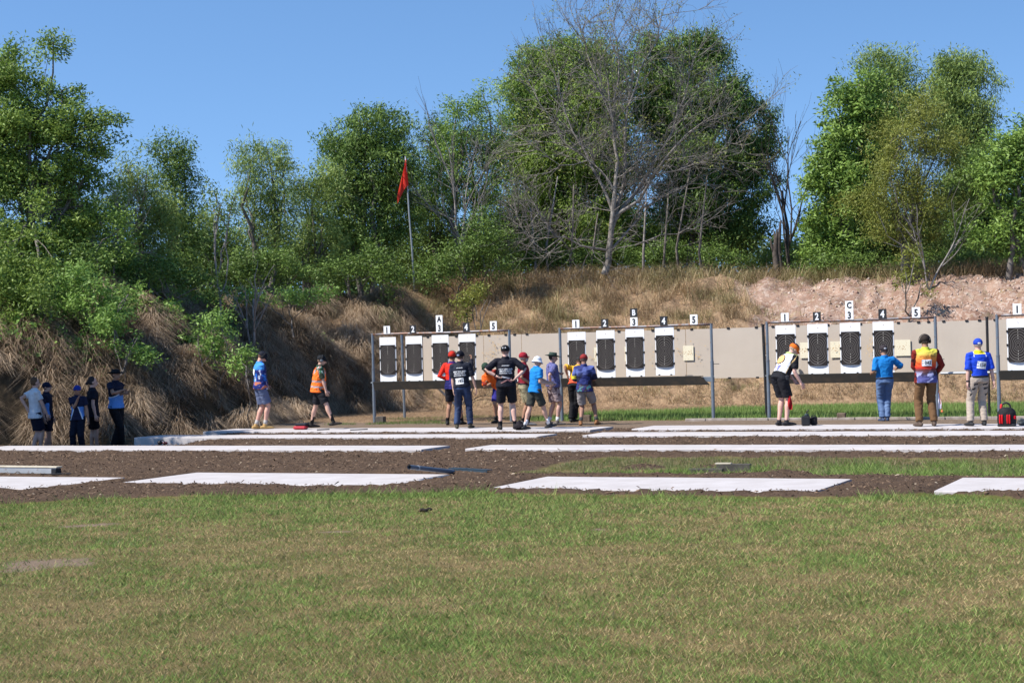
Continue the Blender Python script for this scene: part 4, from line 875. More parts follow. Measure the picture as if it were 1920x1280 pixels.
def f10(P, a, b, c): q = solid(srgb(235, 105, 35), len(P)); return lay(q, hard(.60, fbm(P, 9, 2, 3))+(a < -.11), srgb(150, 45, 30))
p = person('person in an orange shirt stooping behind the tray of the leftmost frame', 927, 793, .0, 690, 200, hatc=srgb(50, 75, 60), shirtf=f10, sleeve=.8, pants=srgb(50, 45, 130), feet=[(936, .1), (930, .0)], hip=(938, 726), lean=(.55, .62), h=1.66, hands=((914, 713, -.1), (925, 716, -.1)), poles=((1, 0, -.3), (-1, 0, -.3)), skin=TAN, sock=(.02, .02, .02), seed=10, group=PG, pitch=30)
def f11(P, a, b, c): return solid(srgb(24, 24, 36), len(P))
p = person('man in a black cap, black shirt and black shorts, both hands on his hips', 951, 805, .09, 641, 0, hy=10, hatc=(.012, .012, .014), hair=(.30, .17, .13), shirtf=f11, sleeve=.85, pants=(.012, .012, .016), feet=[(938, 0), (966, .02)], hands=((931, 705, -.10), (968, 708, -.10)), poles=((-1, -.1, -.2), (1, -.1, -.2)), hem=-.12, shoe=(.022, .02, .02), sock=(.012, .012, .014), sockh=.06, skin=(.60, .37, .30), seed=11, group=PG, belly=.03, legtop=1.0, wide=1.05)
back_text(p, 'NEW ZEALAND', .040, WHITEINK, 0, .315, bold=.04); back_text(p, 'SERVICE PISTOL', .037, WHITEINK, 0, .272, bold=.04); back_text(p, 'NATIONAL TEAM', .034, WHITEINK, 0, .230, bold=.04)
for k in range(8): on_back(p, 'printed_mark', [(-.08+.02*k, 0), (-.066+.02*k, 0), (-.066+.02*k, .014+.006*(k % 2)), (-.08+.02*k, .012)], [(0, 1, 2, 3)], WHITEINK, p['shirt'], 0, .385, .006)
for sg in (-1, 1): m_ = MB(); m_.ball(p['HP'](sg*.026-.004, -.108, .066), .014, n=8, k=6); m_.build('badge', WHITEINK, p['o'])
m_ = MB(); w_ = p['arms'][0][2]; d_ = (p['arms'][0][1]-w_).normalized(); m_.tube([w_+d_*.02, w_+d_*.045], .033, 10); m_.build('wrist_watch', BLACK, p['o'])
m_ = MB(); m_.box(p['TB'](.10, .20, -.02), (.07, .10, .09), bev=.02); m_.build('holster', cmat((.10, .10, .11), .5), p['o'])
for (aa, cc_, w1, h1, ro, cl) in ((.02, .135, .20, .026, -.2, (.42, .42, .46)), (.0, .075, .24, .026, .42, (.20, .09, .09)), (.07, .075, .12, .024, -.6, (.24, .10, .10))):
    back_patch(p, 'gear_strap', w1, h1, cmat(cl, .5), aa, cc_, ro, .012)
def f12(P, a, b, c): q = solid(srgb(140, 25, 45), len(P)); return lay(q, np.abs(a*1.0+c*.35-.12) < .02, srgb(45, 15, 25))
p = person('bearded man in a maroon cap, maroon shirt and khaki cargo shorts facing right', 984, 798, .0, 655, 80, hatc=srgb(165, 40, 55), hair=(.32, .29, .27), beard=(.40, .37, .35), shirtf=f12, sleeve=.7, pants=srgb(165, 155, 125), feet=[(980, .2), (990, 0)], hands=((1000, 712, .1), (993, 718, -.15)), poles=((-.2, 1, 0), (-.8, -.5, 0)), tuck=True, hem=.02, belt=(.015, .015, .015), shoe=srgb(110, 110, 112), sock=(.02, .02, .02), sockh=.06, skin=TAN, belly=.05, seed=12, group=PG)
p = person('person in a bright blue T-shirt and white bucket hat walking right with white socks', 1004, 805, .09, 662, 55, hy=50, pitch=15, hat='bucket', hatc=(.72, .74, .78), hair=None, shirt=srgb(30, 135, 210), sleeve=.62, pants=srgb(62, 64, 58), feet=[(984, -.1), (1029, .1, .02, -.2)], hip=(1003, 731), lean=(.12, .0), hands=((1032, 718, .2), (1030, 720, -.02)), poles=((0, .5, -1), (-.6, -.4, -.8)), hem=-.12, shoe=srgb(60, 60, 62), sock=(.7, .7, .72), sockh=.04, skin=(.52, .31, .23), seed=13, group=PG, legtop=1.0, slim=.95, wide=.95)
def f14(P, a, b, c): w = fbm(P, 22, 2, 6); q = solid(srgb(95, 98, 150), len(P)); q = lay(q, hard(.55, w), srgb(125, 120, 165)); return lay(q, hard(.66, w), srgb(60, 60, 100))
def g14(P, a, b, c): w = fbm(P, 14, 2, 8); q = solid(srgb(175, 155, 155), len(P)); return lay(q, hard(.55, w), srgb(100, 80, 85))
p = person('man in a wide green hat and a mauve patterned shirt looking right', 1038, 797, .0, 652, 70, hy=85, pitch=8, hat='wide', hatc=srgb(62, 78, 70), hair=(.03, .02, .02), shirtf=f14, sleeve=.72, pantsf=g14, feet=[(1030, .25), (1045, .0)], hands=((1050, 700, .15), (1033, 722, -.2)), poles=((0, 1, 0), (-.6, -.8, 0)), hem=-.05, shoe=srgb(120, 112, 105), sock=(.6, .6, .6), skin=(.50, .30, .24), belly=.05, wide=1.08, seed=14, group=PG)
def f15(P, a, b, c): q = solid(srgb(235, 180, 45), len(P)); return lay(q, (c < .35), srgb(215, 85, 50))
p = person('person in yellow and black trousers bending behind the left post of the second frame', 1077, 791, .0, 678, 20, shirtf=f15, sleeve=.8, pants=(.010, .010, .012), short=False, feet=[(1071, 0), (1077, .15)], hip=(1078, 722), lean=(.50, .06), h=1.66, hands=((1064, 704, .1), (1090, 700, .3)), pitch=30, hatc=(.02, .02, .02), skin=TAN, seed=15, group=PG, hem=.0)
def f16(P, a, b, c):
    w = fbm(P*np.array([1, 1, 1.3]), 5, 3, 15); w2 = fbm(P, 9, 3, 19); q = solid(srgb(42, 52, 112), len(P)); q = lay(q, sst(.48, .64, w)*(c > .35), srgb(100, 115, 180)); q = lay(q, hard(.5, w)*sst(.75, .5, c+.5*(w2-.5)), srgb(28, 30, 58)); q = lay(q, hard(.60, w2)*(c < .3), srgb(80, 55, 70)); q = lay(q, hard(.66, w2)*(c < .45), srgb(70, 130, 140))
    return lay(q, (a < -.18)*(c > .42)*(c < .56), srgb(220, 205, 60))
p = person('man in a dark red cap and blue wave-print shirt, grey shorts and tan boots', 1098, 797, .0, 652, 12, hy=5, pitch=18, hatc=srgb(150, 50, 48), hair=(.10, .06, .05), shirtf=f16, sleeve=.85, pants=srgb(150, 145, 145), feet=[(1089, -.12), (1119, .1)], hip=(1096, 728), hands=((1087, 712, .26), (1106, 710, .26)), poles=((-.6, -.4, -1.2), (.6, -.4, -1.2)), hem=-.14, shoe=srgb(150, 105, 70), sock=(.05, .05, .05), skin=(.30, .16, .11), seed=16, group=PG, wide=1.05)
# --- group at frame C
def f17(P, a, b, c):
    q = solid((.74, .74, .78), len(P)); k = ((b > -.035+.02*c) | (np.abs(a) > .185)) * 1.0; q = lay(q, k*(c < 1.0), srgb(22, 22, 30)); q = lay(q, np.abs(b-(-.035+.02*c)) < .005, srgb(225, 190, 130)); return lay(q, (c > .93), srgb(185, 215, 130))
p = person('grey-haired man bending forward in a white and black shirt and orange cap', 1469, 798, .09, 627, 58, hy=72, pitch=42, h=1.84, hat='cap', hatc=lambda a, b, c: lay(solid(srgb(35, 40, 55), len(a)), (c < .085)*(b > -.2)*1.0, srgb(235, 115, 30)), hair=(.34, .24, .18), shirtf=f17, sleeve=.72, pants=(.014, .014, .018), feet=[(1461, .12), (1475, -.02)], hip=(1461, 708), lean=(.70, -.05), hands=((1488, 712, .1), (1502, 718, -.05)), poles=((-.5, -.5, 0), (-.9, -.4, 0)), hem=-.02, tuck=True, belt=(.015, .015, .015), shoe=srgb(50, 48, 50), skin=(.62, .36, .29), belly=.04, wide=1.08, seed=17, group=PG, legtop=1.02)
b_ = back_patch(p, 'round_emblem', .235, .235, cmat(srgb(40, 36, 40)), -.02, .36, 0, .006, True); b2 = back_patch(p, 'round_emblem', .205, .205, cmat(srgb(230, 185, 125)), -.02, .36, 0, .010, True); b2.parent = b_
m3 = on_back(p, 'printed_mark', [(-.01, .07), (-.035, -.05), (.03, -.055), (.05, .07), (.03, -.01)], [(0, 1, 2), (0, 2, 4, 3)], cmat(srgb(130, 130, 190)), p['shirt'], .02, .15, .006)
back_text(p, 'ACT', .07, cmat(srgb(120, 120, 190)), -.06, .19, None, 0, .006)
m_ = MB(); m_.box(p['TB'](.02, .19, .03), (.09, .09, .12), bev=.025); m_.build('pouch', cmat((.03, .03, .035), .5), p['o'])
p2 = p
def fj2(P, a, b, c): w = fbm(P*np.array([1, 1, .5]), 6, 3, 13); q = solid(srgb(82, 108, 150), len(P)); return lay(q, sst(.4, .7, w)*.8, srgb(115, 140, 178))
p = person('man in a plain blue polo and faded jeans reaching left to the tray', 1661, 790, .0, 641, 0, hy=-12, pitch=16, hatc=srgb(58, 52, 55), hair=(.05, .04, .04), shirt=srgb(25, 125, 200), sleeve=.85, pantsf=fj2, short=False, feet=[(1655, .03), (1664, .03)], hands=((1634, 699, .15), (1682, 690, .3)), poles=((-.2, -.3, -1), (1, -.5, -.6)), hem=.0, tuck=True, belt=srgb(40, 50, 70), shoe=srgb(65, 78, 105), skin=(.36, .20, .13), seed=18, group=PG, capvent=(.45, .45, .47), belly=.03, wide=1.10)
def f19(P, a, b, c):
    st = [(1.0, srgb(205, 215, 70)), (.82, srgb(238, 212, 95)), (.72, srgb(246, 172, 80)), (.56, srgb(245, 130, 60)), (.42, srgb(238, 90, 45)), (.32, srgb(200, 50, 38)), (.25, srgb(110, 60, 60)), (.10, srgb(75, 60, 72)), (.0, srgb(85, 85, 145)), (-.3, srgb(110, 112, 175))]
    st = st[::-1]; cx_ = [s_[0] for s_ in st]; q = np.c_[[np.interp(c+.0*a, cx_, [s_[1][k] for s_ in st]) for k in range(3)]].T
    w = fbm(P, 13, 3, 25); q = lay(q, hard(.56, w)*sst(.25, .05, c), srgb(175, 178, 220)); q = lay(q, hard(.62, fbm(P, 10, 2, 26))*sst(.2, .0, c), srgb(50, 48, 90))
    sl_ = (np.abs(a) > .196)*1.0; q = lay(q, sl_, srgb(135, 38, 30)); q = lay(q, sl_*hard(.60, fbm(P, 14, 2, 27)), srgb(60, 18, 18)); return q
p = person('man marked 042 in an orange sunset-print long-sleeved shirt and brown trousers', 1739, 799, .09, 621, -3, hy=-2, pitch=10, hatc=srgb(50, 42, 38), hair=(.05, .035, .03), shirtf=f19, sleeve=1.5, pants=srgb(118, 88, 60), short=False, feet=[(1724, 0), (1752, .0)], hands=((1725, 702, .24), (1754, 702, .24)), poles=((-1.2, -.3, -.9), (1.2, -.3, -.9)), hem=-.20, shoe=srgb(95, 80, 70), skin=TAN, seed=19, group=PG, muffs=(.02, .02, .02), wide=1.12, belly=.03)
bib(p, '042', -.02, .275, 0.0, .19, .125)
for (tx, sz, cc_) in (('NT PISTOL SHOOTING', .030, .395), ('ASSOCIATION', .028, .363)): back_text(p, tx, sz, cmat(srgb(160, 90, 40)), 0, cc_, None, 0, .005, .01)
P042 = p
def f20(P, a, b, c):
    q = solid(srgb(28, 72, 205), len(P)); q = lay(q, (c > .90)*(np.abs(a) < .12), srgb(245, 225, 40)); q = lay(q, (np.abs(np.abs(a)-.118-(.9-c)*.06) < .008)*(c > .8), (.7, .74, .8)); q = lay(q, (np.abs(b) < .045)*(np.abs(a) > .11)*(np.abs(a) < .20)*(c < .62), srgb(240, 215, 40)); return lay(q, (a > .205)*(b > -.01)*(c > .3), srgb(240, 215, 40))
def g20(P, a, b, c):
    q = solid(srgb(185, 170, 155), len(P))
    for (a0, z0, w_, hh) in ((-.09, .80, .05, .016), (.10, .80, .05, .014), (-.13, .71, .035, .018), (.12, .72, .045, .018), (-.17, .60, .02, .02), (.15, .60, .03, .018)): q = lay(q, (np.abs(a-a0) < w_)*(np.abs(P[:, 2]-z0-(a-a0)*.25) < hh)*(b < .05), (.02, .02, .022))
    return q
p = person('man marked 158 in a blue and yellow shirt, blue cap and beige work trousers', 1838, 798, .09, 628, -6, hy=0, pitch=4, hatc=srgb(40, 75, 190), hair=(.45, .36, .32), shirtf=f20, sleeve=.92, pantsf=g20, short=False, feet=[(1820, -.02), (1846, .05)], hands=((1813, 735, -.04), (1867, 733, -.04)), poles=((-.8, -1, 0), (.8, -1, 0)), hem=.0, tuck=True, belt=(.015, .015, .015), shoe=(.025, .025, .027), skin=(.60, .36, .29), seed=20, group=PG, capvent=(.55, .56, .6), sock=(.02, .02, .022), sockh=.10, wide=1.08, lean=(0, .0))
bib(p, '158', .01, .262, -.12, .18, .14)
m_ = MB(); w_ = p['arms'][0][2]; d_ = (p['arms'][0][1]-w_).normalized(); m_.tube([w_+d_*.02, w_+d_*.045], .034, 10); m_.build('wrist_watch', BLACK, p['o'])

# ------------------------------------------------------------------ small things
def thing(name, x, y, g, rz, label, cat, group=None):
    q = onz(x, y, g); e = empty(name, (q[0], q[1], g), rz); return tag(e, label, cat, group)
# flag held at the side of 042
q = P042['Lp'](1760, 735, -.05)+P042['base']; V = []; f = []
for i in range(9):
    for j in range(5): z = -.32*i/8; w = (.02+.055*i/8)*(j/4-.4); V.append((w+.012*i/8, .02*math.sin(j*1.9+i*.7), z))
for i in range(8):
    for j in range(4): k = i*5+j; f.append((k, k+1, k+6, k+5))
m_ = MB(); m_.add(V, f); e = empty('hand_flag', q); c_ = m_.build('cloth', simple('flag_white', (.72, .68, .76)), e, smooth=True); m_ = MB(); m_.tube([(.0, 0, .03), (.055, 0, -.37)], .008, 8); m_.ball((.055, 0, -.37), .022, n=8, k=6); m_.build('stick', simple('flag_orange', (.80, .20, .08)), e); tag(e, 'white flag with an orange tip hanging at the side of the man marked 042', 'flag')
# red rag of the bending man
q = Vector(at(1481, 742, p2['base'].y-.12)); V = []; f = []
for i in range(9):
    for j in range(5): z = -.28*i/8; w = (.03+.06*math.sin(i/8*2.6))*(j/4-.5); V.append((w, .03*math.sin(j*1.7+i*.6), z))
for i in range(8):
    for j in range(4): k = i*5+j; f.append((k, k+1, k+6, k+5))
m_ = MB(); m_.add(V, f); tag(m_.build('red_cloth', cmat(srgb(170, 25, 35)), smooth=True, loc=q), 'red cloth hanging from the shorts of the bending man', 'cloth')
# red and black tool bag
e = thing('tool_bag', 1888, 799, .09, -.35, 'red and black tool bag with a loop handle, right of the man marked 158', 'tool bag')
m_ = MB(); m_.tube([(0, 0, .03), (0, 0, .12), (0, 0, .26), (0, 0, .33), (0, 0, .36)], [(.165, .12), (.175, .125), (.17, .11), (.13, .08), (.08, .05)], 24); remesh(m_, 'body', .01, 1, cmat((.014, .014, .016), .7), e, wr=.008)
m_ = MB(); m_.box((0, 0, .025), (.33, .24, .05), bev=.02); m_.build('base', BLACK, e)
for x_ in (-.115, -.075, .02, .06): m_ = MB(); m_.tube([(x_, -.118, .07), (x_, -.128, .14), (x_, -.122, .215)], [.016, .018, .015], 8, hemi=True); m_.build('pocket', cmat(srgb(215, 25, 35), .6), e, smooth=True)
m_ = MB(); m_.box((.155, -.03, .17), (.04, .13, .07), bev=.012); m_.build('pocket', cmat(srgb(190, 20, 35), .6), e)
m_ = MB(); m_.tube([(.085*math.cos(a_)-.01, 0, .35+.095*math.sin(a_)) for a_ in np.linspace(-.1, math.pi+.1, 12)], .018, 8, hemi=True); m_.build('handle', BLACK, e, smooth=True)
m_ = MB(); m_.tube([(-.095, 0, .34), (-.092, 0, .40)], .026, 10, hemi=True); m_.build('grip', cmat(srgb(225, 60, 60), .5), e, smooth=True)
# dark kit at the right edge
e = thing('camera_pouch', 1918, 797, .09, .2, 'dark grey camouflage pouch cut by the right edge of the photo', 'pouch')
m_ = MB(); m_.box((0, 0, .06), (.20, .14, .11), bev=.04); m_.ball((-.05, -.02, .10), (.06, .05, .04)); remesh(m_, 'body', .009, 2, simple('camo', (.02, .025, .03), (.12, .13, .13), 18), e, wr=.01)
# black jug and box
e = thing('water_jug', 1511, 798, .09, -.2, 'black square jug with a spout, left of its twin box beside the bending man', 'jug')
m_ = MB(); m_.box((0, 0, .10), (.17, .15, .20), bev=.02); m_.build('body', BLACK, e); m_ = MB(); m_.tube([(0.02, 0, .19), (.02, 0, .245)], [.045, .04], 12); m_.build('cap', cmat(srgb(50, 65, 70), .5), e, smooth=True); m_ = MB(); m_.tube([(.02, 0, .24), (.03, 0, .29), (.06, 0, .315)], .013, 8, hemi=True); m_.build('spout', BLACK, e)
e = thing('ammo_box', 1526, 797, .09, -.3, 'black fabric case standing right of the black jug', 'case')
m_ = MB(); m_.box((0, 0, .09), (.13, .20, .17), bev=.025); remesh(m_, 'body', .008, 2, cmat((.014, .013, .016), .8), e, wr=.008)
m_ = MB(); m_.tube([(-.05, 0, .17), (-.03, 0, .20), (.03, 0, .20), (.05, 0, .17)], .009, 6); m_.build('handle', BLACK, e)
# black bag by the man in black
e = thing('shoulder_bag', 975, 806, .09, .1, 'small black bag slumped beside the right boot of the man in black', 'bag')
m_ = MB(); m_.ball((0, 0, .07), (.13, .09, .08)); m_.ball((-.01, 0, .13), (.07, .06, .07)); remesh(m_, 'body', .009, 2, cmat((.018, .014, .018), .8), e, wr=.014)
m_ = MB(); m_.tube([(-.06, -.03, .14), (-.01, -.05, .21), (.05, -.03, .13)], .008, 6); m_.build('strap', BLACK, e)
# red gun case between the two walkers
e = thing('gun_case', 564, 805, .09, -.25, 'red and black case with a handle on the slab, left of the vest wearer', 'case')
m_ = MB(); m_.box((0, 0, .045), (.30, .22, .075), bev=.03); m_.build('lower_shell', cmat(srgb(190, 60, 70), .5), e); m_ = MB(); m_.box((.02, .03, .115), (.27, .20, .065), bev=.02); m_.build('upper_shell', cmat((.02, .022, .03), .5), e)
m_ = MB(); m_.tube([(-.04, 0, .14), (-.03, 0, .19), (.06, 0, .19), (.07, 0, .14)], .010, 8); m_.build('handle', BLACK, e)
# flat dark bars that stand in for cast shadow on the strip
for (x_, y_, L_, lab) in ((673, 806, .42, 'thin dark bar as cast shadow on the pale strip left of frame A'), (606, 806, .30, 'dark bar as cast shadow between the boots of the vest wearer')):
    q = onz(x_, y_, .10); m_ = MB(); m_.box((0, 0, .012), (L_, .03, .022), rz=.5, bev=.006); tag(m_.build('rod_or_shade_bar', BLACK, loc=q), lab, 'rod')
# black ball like ear defenders at the left
e = thing('ear_defenders', 300, 834, .09, .2, 'black round ear defenders on the strip at left, red strap beside', 'ear defenders')
m_ = MB(); m_.ball((0, 0, .045), (.05, .045, .048)); m_.build('cup', simple('gloss_black', (.01, .01, .012), rough=.15), e, smooth=True); m_ = MB(); m_.ball((.10, .05, .03), (.05, .03, .03)); m_.build('cup', simple('gloss_red', (.12, .02, .02), rough=.3), e, smooth=True)
m_ = MB(); m_.tube([(0, 0, .08), (.05, .02, .10), (.10, .05, .05)], .008, 6); m_.build('band', BLACK, e)
# galvanised beam with timber top on the left slab
q0, q1 = Vector(onz(-25, 886, .06)), Vector(onz(107, 888, .06)); d_ = q1-q0; an_ = math.atan2(d_.y, d_.x); c_ = (q0+q1)/2
e = empty('formwork_beam', (c_.x, c_.y, .062), an_); m_ = MB(); m_.box((0, .02, .045), (d_.length, .09, .085)); m_.build('steel_side', GALVP, e); m_ = MB(); m_.box((0, .03, .100), (d_.length+.05, .13, .022), bev=.004); m_.build('timber_top', PINE, e); m_ = MB(); m_.box((d_.length/2-.03, .015, .04), (.09, .12, .075)); m_.build('end_block', BLACK, e)
tag(e, 'steel beam with pale timber top on the far left slab', 'beam')
q = onz(115, 889, .07); m_ = MB(); m_.box((0, 0, .01), (.30, .04, .02), rz=.05, bev=.005); tag(m_.build('rod_or_shade_bar', BLACK, loc=q), 'short dark rod beside the end of the timber-topped beam', 'rod')
# drain pipe and channel at the right corner of the slab
q0, q1 = Vector(at(767, 875, 23.3)), Vector(at(850, 884, 24.3)); m_ = MB(); PVC = simple('grey_pvc', (.10, .12, .155), rough=.4)
def hollow(m_, a, b, r, n=14, wall=.006):
    m_.tube([a, b], r, n, caps=False); m_.tube([b, a], r-wall, n, caps=False)
e = empty('drain_pipe', q0); hollow(m_, Vector((0, 0, 0)), q1-q0, .032); m_.build('pipe', PVC, e, smooth=True); m_ = MB(); m_.tube([(q1-q0)*.18, (q1-q0)*.20], .036, 14); m_.build('coupling', simple('pvc_ring', (.35, .37, .40), rough=.5), e); tag(e, 'grey plastic pipe with open end resting on the slab corner', 'pipe')
q0, q1 = Vector(onz(846, 886, .03)), Vector(onz(918, 890, .03)); d_ = q1-q0; an_ = math.atan2(d_.y, d_.x); e = empty('steel_channel', (q0+q1)/2, an_)
L_ = d_.length; m_ = MB(); m_.box((0, 0, .070), (L_, .11, .010)); m_.box((0, -.05, .036), (L_, .010, .072)); m_.build('channel', galv('blue_steel', (.045, .075, .10), -.05), e); m_ = MB(); m_.box((-L_/2+.01, 0, .036), (.02, .11, .075)); m_.build('timber_end', simple('old_timber', (.26, .24, .17)), e)
tag(e, 'blue-grey steel channel with a timber end lying on the earth', 'channel')
def plank(x0, x1, y, g, w, h_, mat, lab, tip=None):
    q0, q1 = Vector(onz(x0, y, g)), Vector(onz(x1, y, g)); d_ = q1-q0; e = empty('timber_plank', (q0+q1)/2, math.atan2(d_.y, d_.x)); m_ = MB(); m_.box((0, 0, h_/2), (d_.length, w, h_), bev=.006); m_.build('board', mat, e)
    if tip: m_ = MB(); m_.box((-d_.length/2+.09, 0, h_+.006), (.22, w*1.02, .014)); m_.build('cap_board', PINE, e)
    tag(e, lab, 'plank'); return e
DT = simple('dark_board', (.05, .045, .038), (.09, .08, .065), 10, .8)
plank(1292, 1356, 888, .0, .10, .075, DT, 'low dark board behind the right-hand wide slab'); plank(1345, 1408, 884, .02, .10, .11, DT, 'dark board with a pale timber cap behind the right-hand wide slab', True)
# clods in the lawn
for (x_, y_, r_) in ((793, 960, .03), (806, 957, .02)):
    q = onz(x_, y_, 0); m_ = MB(); m_.ball((0, 0, .02), (r_*1.6, r_, r_*.7), n=9, k=6); m_.ball((r_, .01, .015), (r_, r_*.7, r_*.5), n=8, k=5); tag(remesh(m_, 'earth_clod', .006, 0, simple('clod', (.02, .016, .012), (.05, .038, .028), 30, .95), None, wr=.02, wf=25, seed=int(x_)), 'dark clod in the lawn, %s' % {793: 'nearest the mulch edge, larger of a pair', 806: 'right beside a larger clod', 700: 'small, at the mulch edge left of the pair', 1210: 'right of centre in the open grass', 1885: 'by the bare patch at far right'}[x_], 'clod').location = (q[0], q[1], 0)

# ------------------------------------------------------------------ trees
LM = dict(dark=leafmat('dark_green_leaves', (.040, .082, .016), (.17, .26, .05), .22), mid=leafmat('green_leaves', (.062, .122, .020), (.26, .36, .066), old=(.38, .32, .08)),
          bright=leafmat('bright_green_leaves', (.066, .135, .022), (.25, .37, .072)), olive=leafmat('olive_leaves', (.085, .105, .018), (.27, .29, .055), old=(.44, .34, .09)), grey=leafmat('grey_green_leaves', (.085, .140, .032), (.29, .38, .095), old=(.38, .32, .13)),
          vine=leafmat('vine_leaves', (.08, .165, .03), (.27, .42, .09)))
def leaves_np(C, n, sig, Ll, Lw, rng, droop=.5, squash=.8):
    """C clump centres; about n leaves each, in sprays of uneven size"""
    sz = .55+.9*rng.random(len(C))**1.3; cnt = np.maximum(4, (n*sz**1.6).astype(int)); ids = np.repeat(np.arange(len(C)), cnt); m = len(ids); ax_ = rng.normal(size=(len(C), 3)); ax_[:, 2] = ax_[:, 2]*.5-droop*.8; ax_ = unit(ax_)
    P = C[ids]+np.clip(rng.normal(size=(m, 3)), -1.7, 1.7)*np.array([1, 1, squash])*(sig*sz[ids]*.8)[:, None]+ax_[ids]*(np.clip(rng.normal(size=m), -1.7, 1.7)*sig*sz[ids]*.9)[:, None]
    tint = rng.random(len(C))[ids]*.5+rng.random(m)*.5
    d = rng.normal(size=(m, 3))*.8+ax_[ids]*.6; d[:, 2] = d[:, 2]*.7-droop; d = unit(d); nn = rng.normal(size=(m, 3))*.75+unit(P-C[ids]+1e-6)*1.15; nn[:, 2] += .55; s_ = unit(np.cross(d, nn)); L_ = Ll*(.5+1.0*rng.random(m)); w = Lw*(.6+.8*rng.random(m))
    mid = P+d*(L_*.45)[:, None]; V = np.stack([P, mid+s_*(w/2)[:, None], P+d*L_[:, None], mid-s_*(w/2)[:, None]], 1).reshape(-1, 3)
    global NLEAF
    NLEAF += m
    return V, np.repeat(tint, 4)
NLEAF = 0
def tube_np(segs):
    """segs: list of (pts, radii, nsides)"""
    mb = MB()
    for pts, rad, n in segs: mb.tube(pts, list(rad), n, caps=False)
    return mb
def curve_pts(a, b, k, rng, sag=.12, up_=.15):
    a, b = Vector(a), Vector(b); L_ = (b-a).length; o = Vector(rng.normal(size=3))*sag*L_*.5; out = []
    for i in range(k+1):
        t = i/k; out.append(a.lerp(b, t)+o*math.sin(math.pi*t)*.6+Vector((0, 0, up_*L_*math.sin(math.pi*t)*(.5 if t < .5 else .5)))*-.0+Vector(rng.normal(size=3))*(.02*L_ if 0 < i < k else 0))
    return out
def tree(name, label, base_px, Yd, blobs, mat='mid', bark=None, stems=1, dens=1.0, leaf=(.17, .045), nleaf=70, sig=.22, droop=.5, seed=0, trunk_r=.11, group=None, cat='tree', gap=.0, base_z=None, twigs=True):
    rng = np.random.default_rng(seed+100); k = F/Yd; bx = at(base_px[0], base_px[1], Yd); bz = gz(bx[0], Yd)-.15 if base_z is None else base_z; base = np.array([bx[0], Yd, bz]); bark = bark or BARK
    root = empty(name, base); tag(root, label, cat, group); Cs = []; info = []
    for bi, b in enumerate(blobs):
        x_, y_, rx, rz = b[:4]; dy = b[4] if len(b) > 4 else 0.0; c = at(x_, y_, Yd+dy)-base; R_ = np.array([rx/k, (rx+rz)*.5/k, rz/k]); info.append((c, R_))
        n = max(6, int(dens*10.5*R_[0]*R_[2]*math.pi*(.55+.45*R_[1]))); q = rng.normal(size=(n*3, 3)); q = unit(q)*(rng.random(n*3)**.42)[:, None]
        q = q[np.abs(fbm(q*R_+bi*7+seed, .85, 2, seed)-.5) > .035+gap*.8][:n]
        k2 = rng.random(len(q)) < .17; q[k2] = unit(q[k2]+np.array([0, 0, .25]))*(1.0+.32*rng.random(k2.sum())**1.5)[:, None]
        Cs.append(c+q*R_)
    segs = []; lowest = min(i_[0][2]-i_[1][2] for i_ in info); cen = sum(i_[0] for i_ in info)/len(info)
    for st in range(stems):
        off = np.array([rng.normal()*.25, rng.normal()*.25, 0])*(stems > 1); top_ = np.array([cen[0]*.75, cen[1]*.6, cen[2]])+np.array([rng.normal()*.5, rng.normal()*.5, 0])*(stems > 1)
        tp = curve_pts(off, top_, 7, rng, .10); segs.append((tp, np.linspace(trunk_r, trunk_r*.35, 8), 8))
        for bi in range(st, len(info), stems):
            c, R_ = info[bi]; j = int(np.clip(rng.integers(2, 6), 0, 7)); a = tp[j]; lp = curve_pts(a, c+np.array([0, 0, R_[2]*.3]), 6, rng, .16); r0_ = trunk_r*.5*(1-.07*j); segs.append((lp, np.linspace(r0_, .018, 7), 6))
            if twigs:
                for cc in Cs[bi][::6]:
                    s_ = lp[int(rng.integers(2, 7))]; segs.append((curve_pts(s_, cc, 3, rng, .2), [.016, .012, .009, .005], 4))
    tube_np(segs).build('trunk', bark, root, smooth=True)
    C = np.concatenate(Cs); V, tn = leaves_np(C, int(nleaf*1.75), sig*.92, leaf[0]*.68, leaf[1]*.80, rng, droop)
    mesh_np('crown', V, np.arange(len(V)).reshape(-1, 4), 4, LM[mat], root, attrs={'tint': tn}); return root
TG = 'trees along the top of the bank'
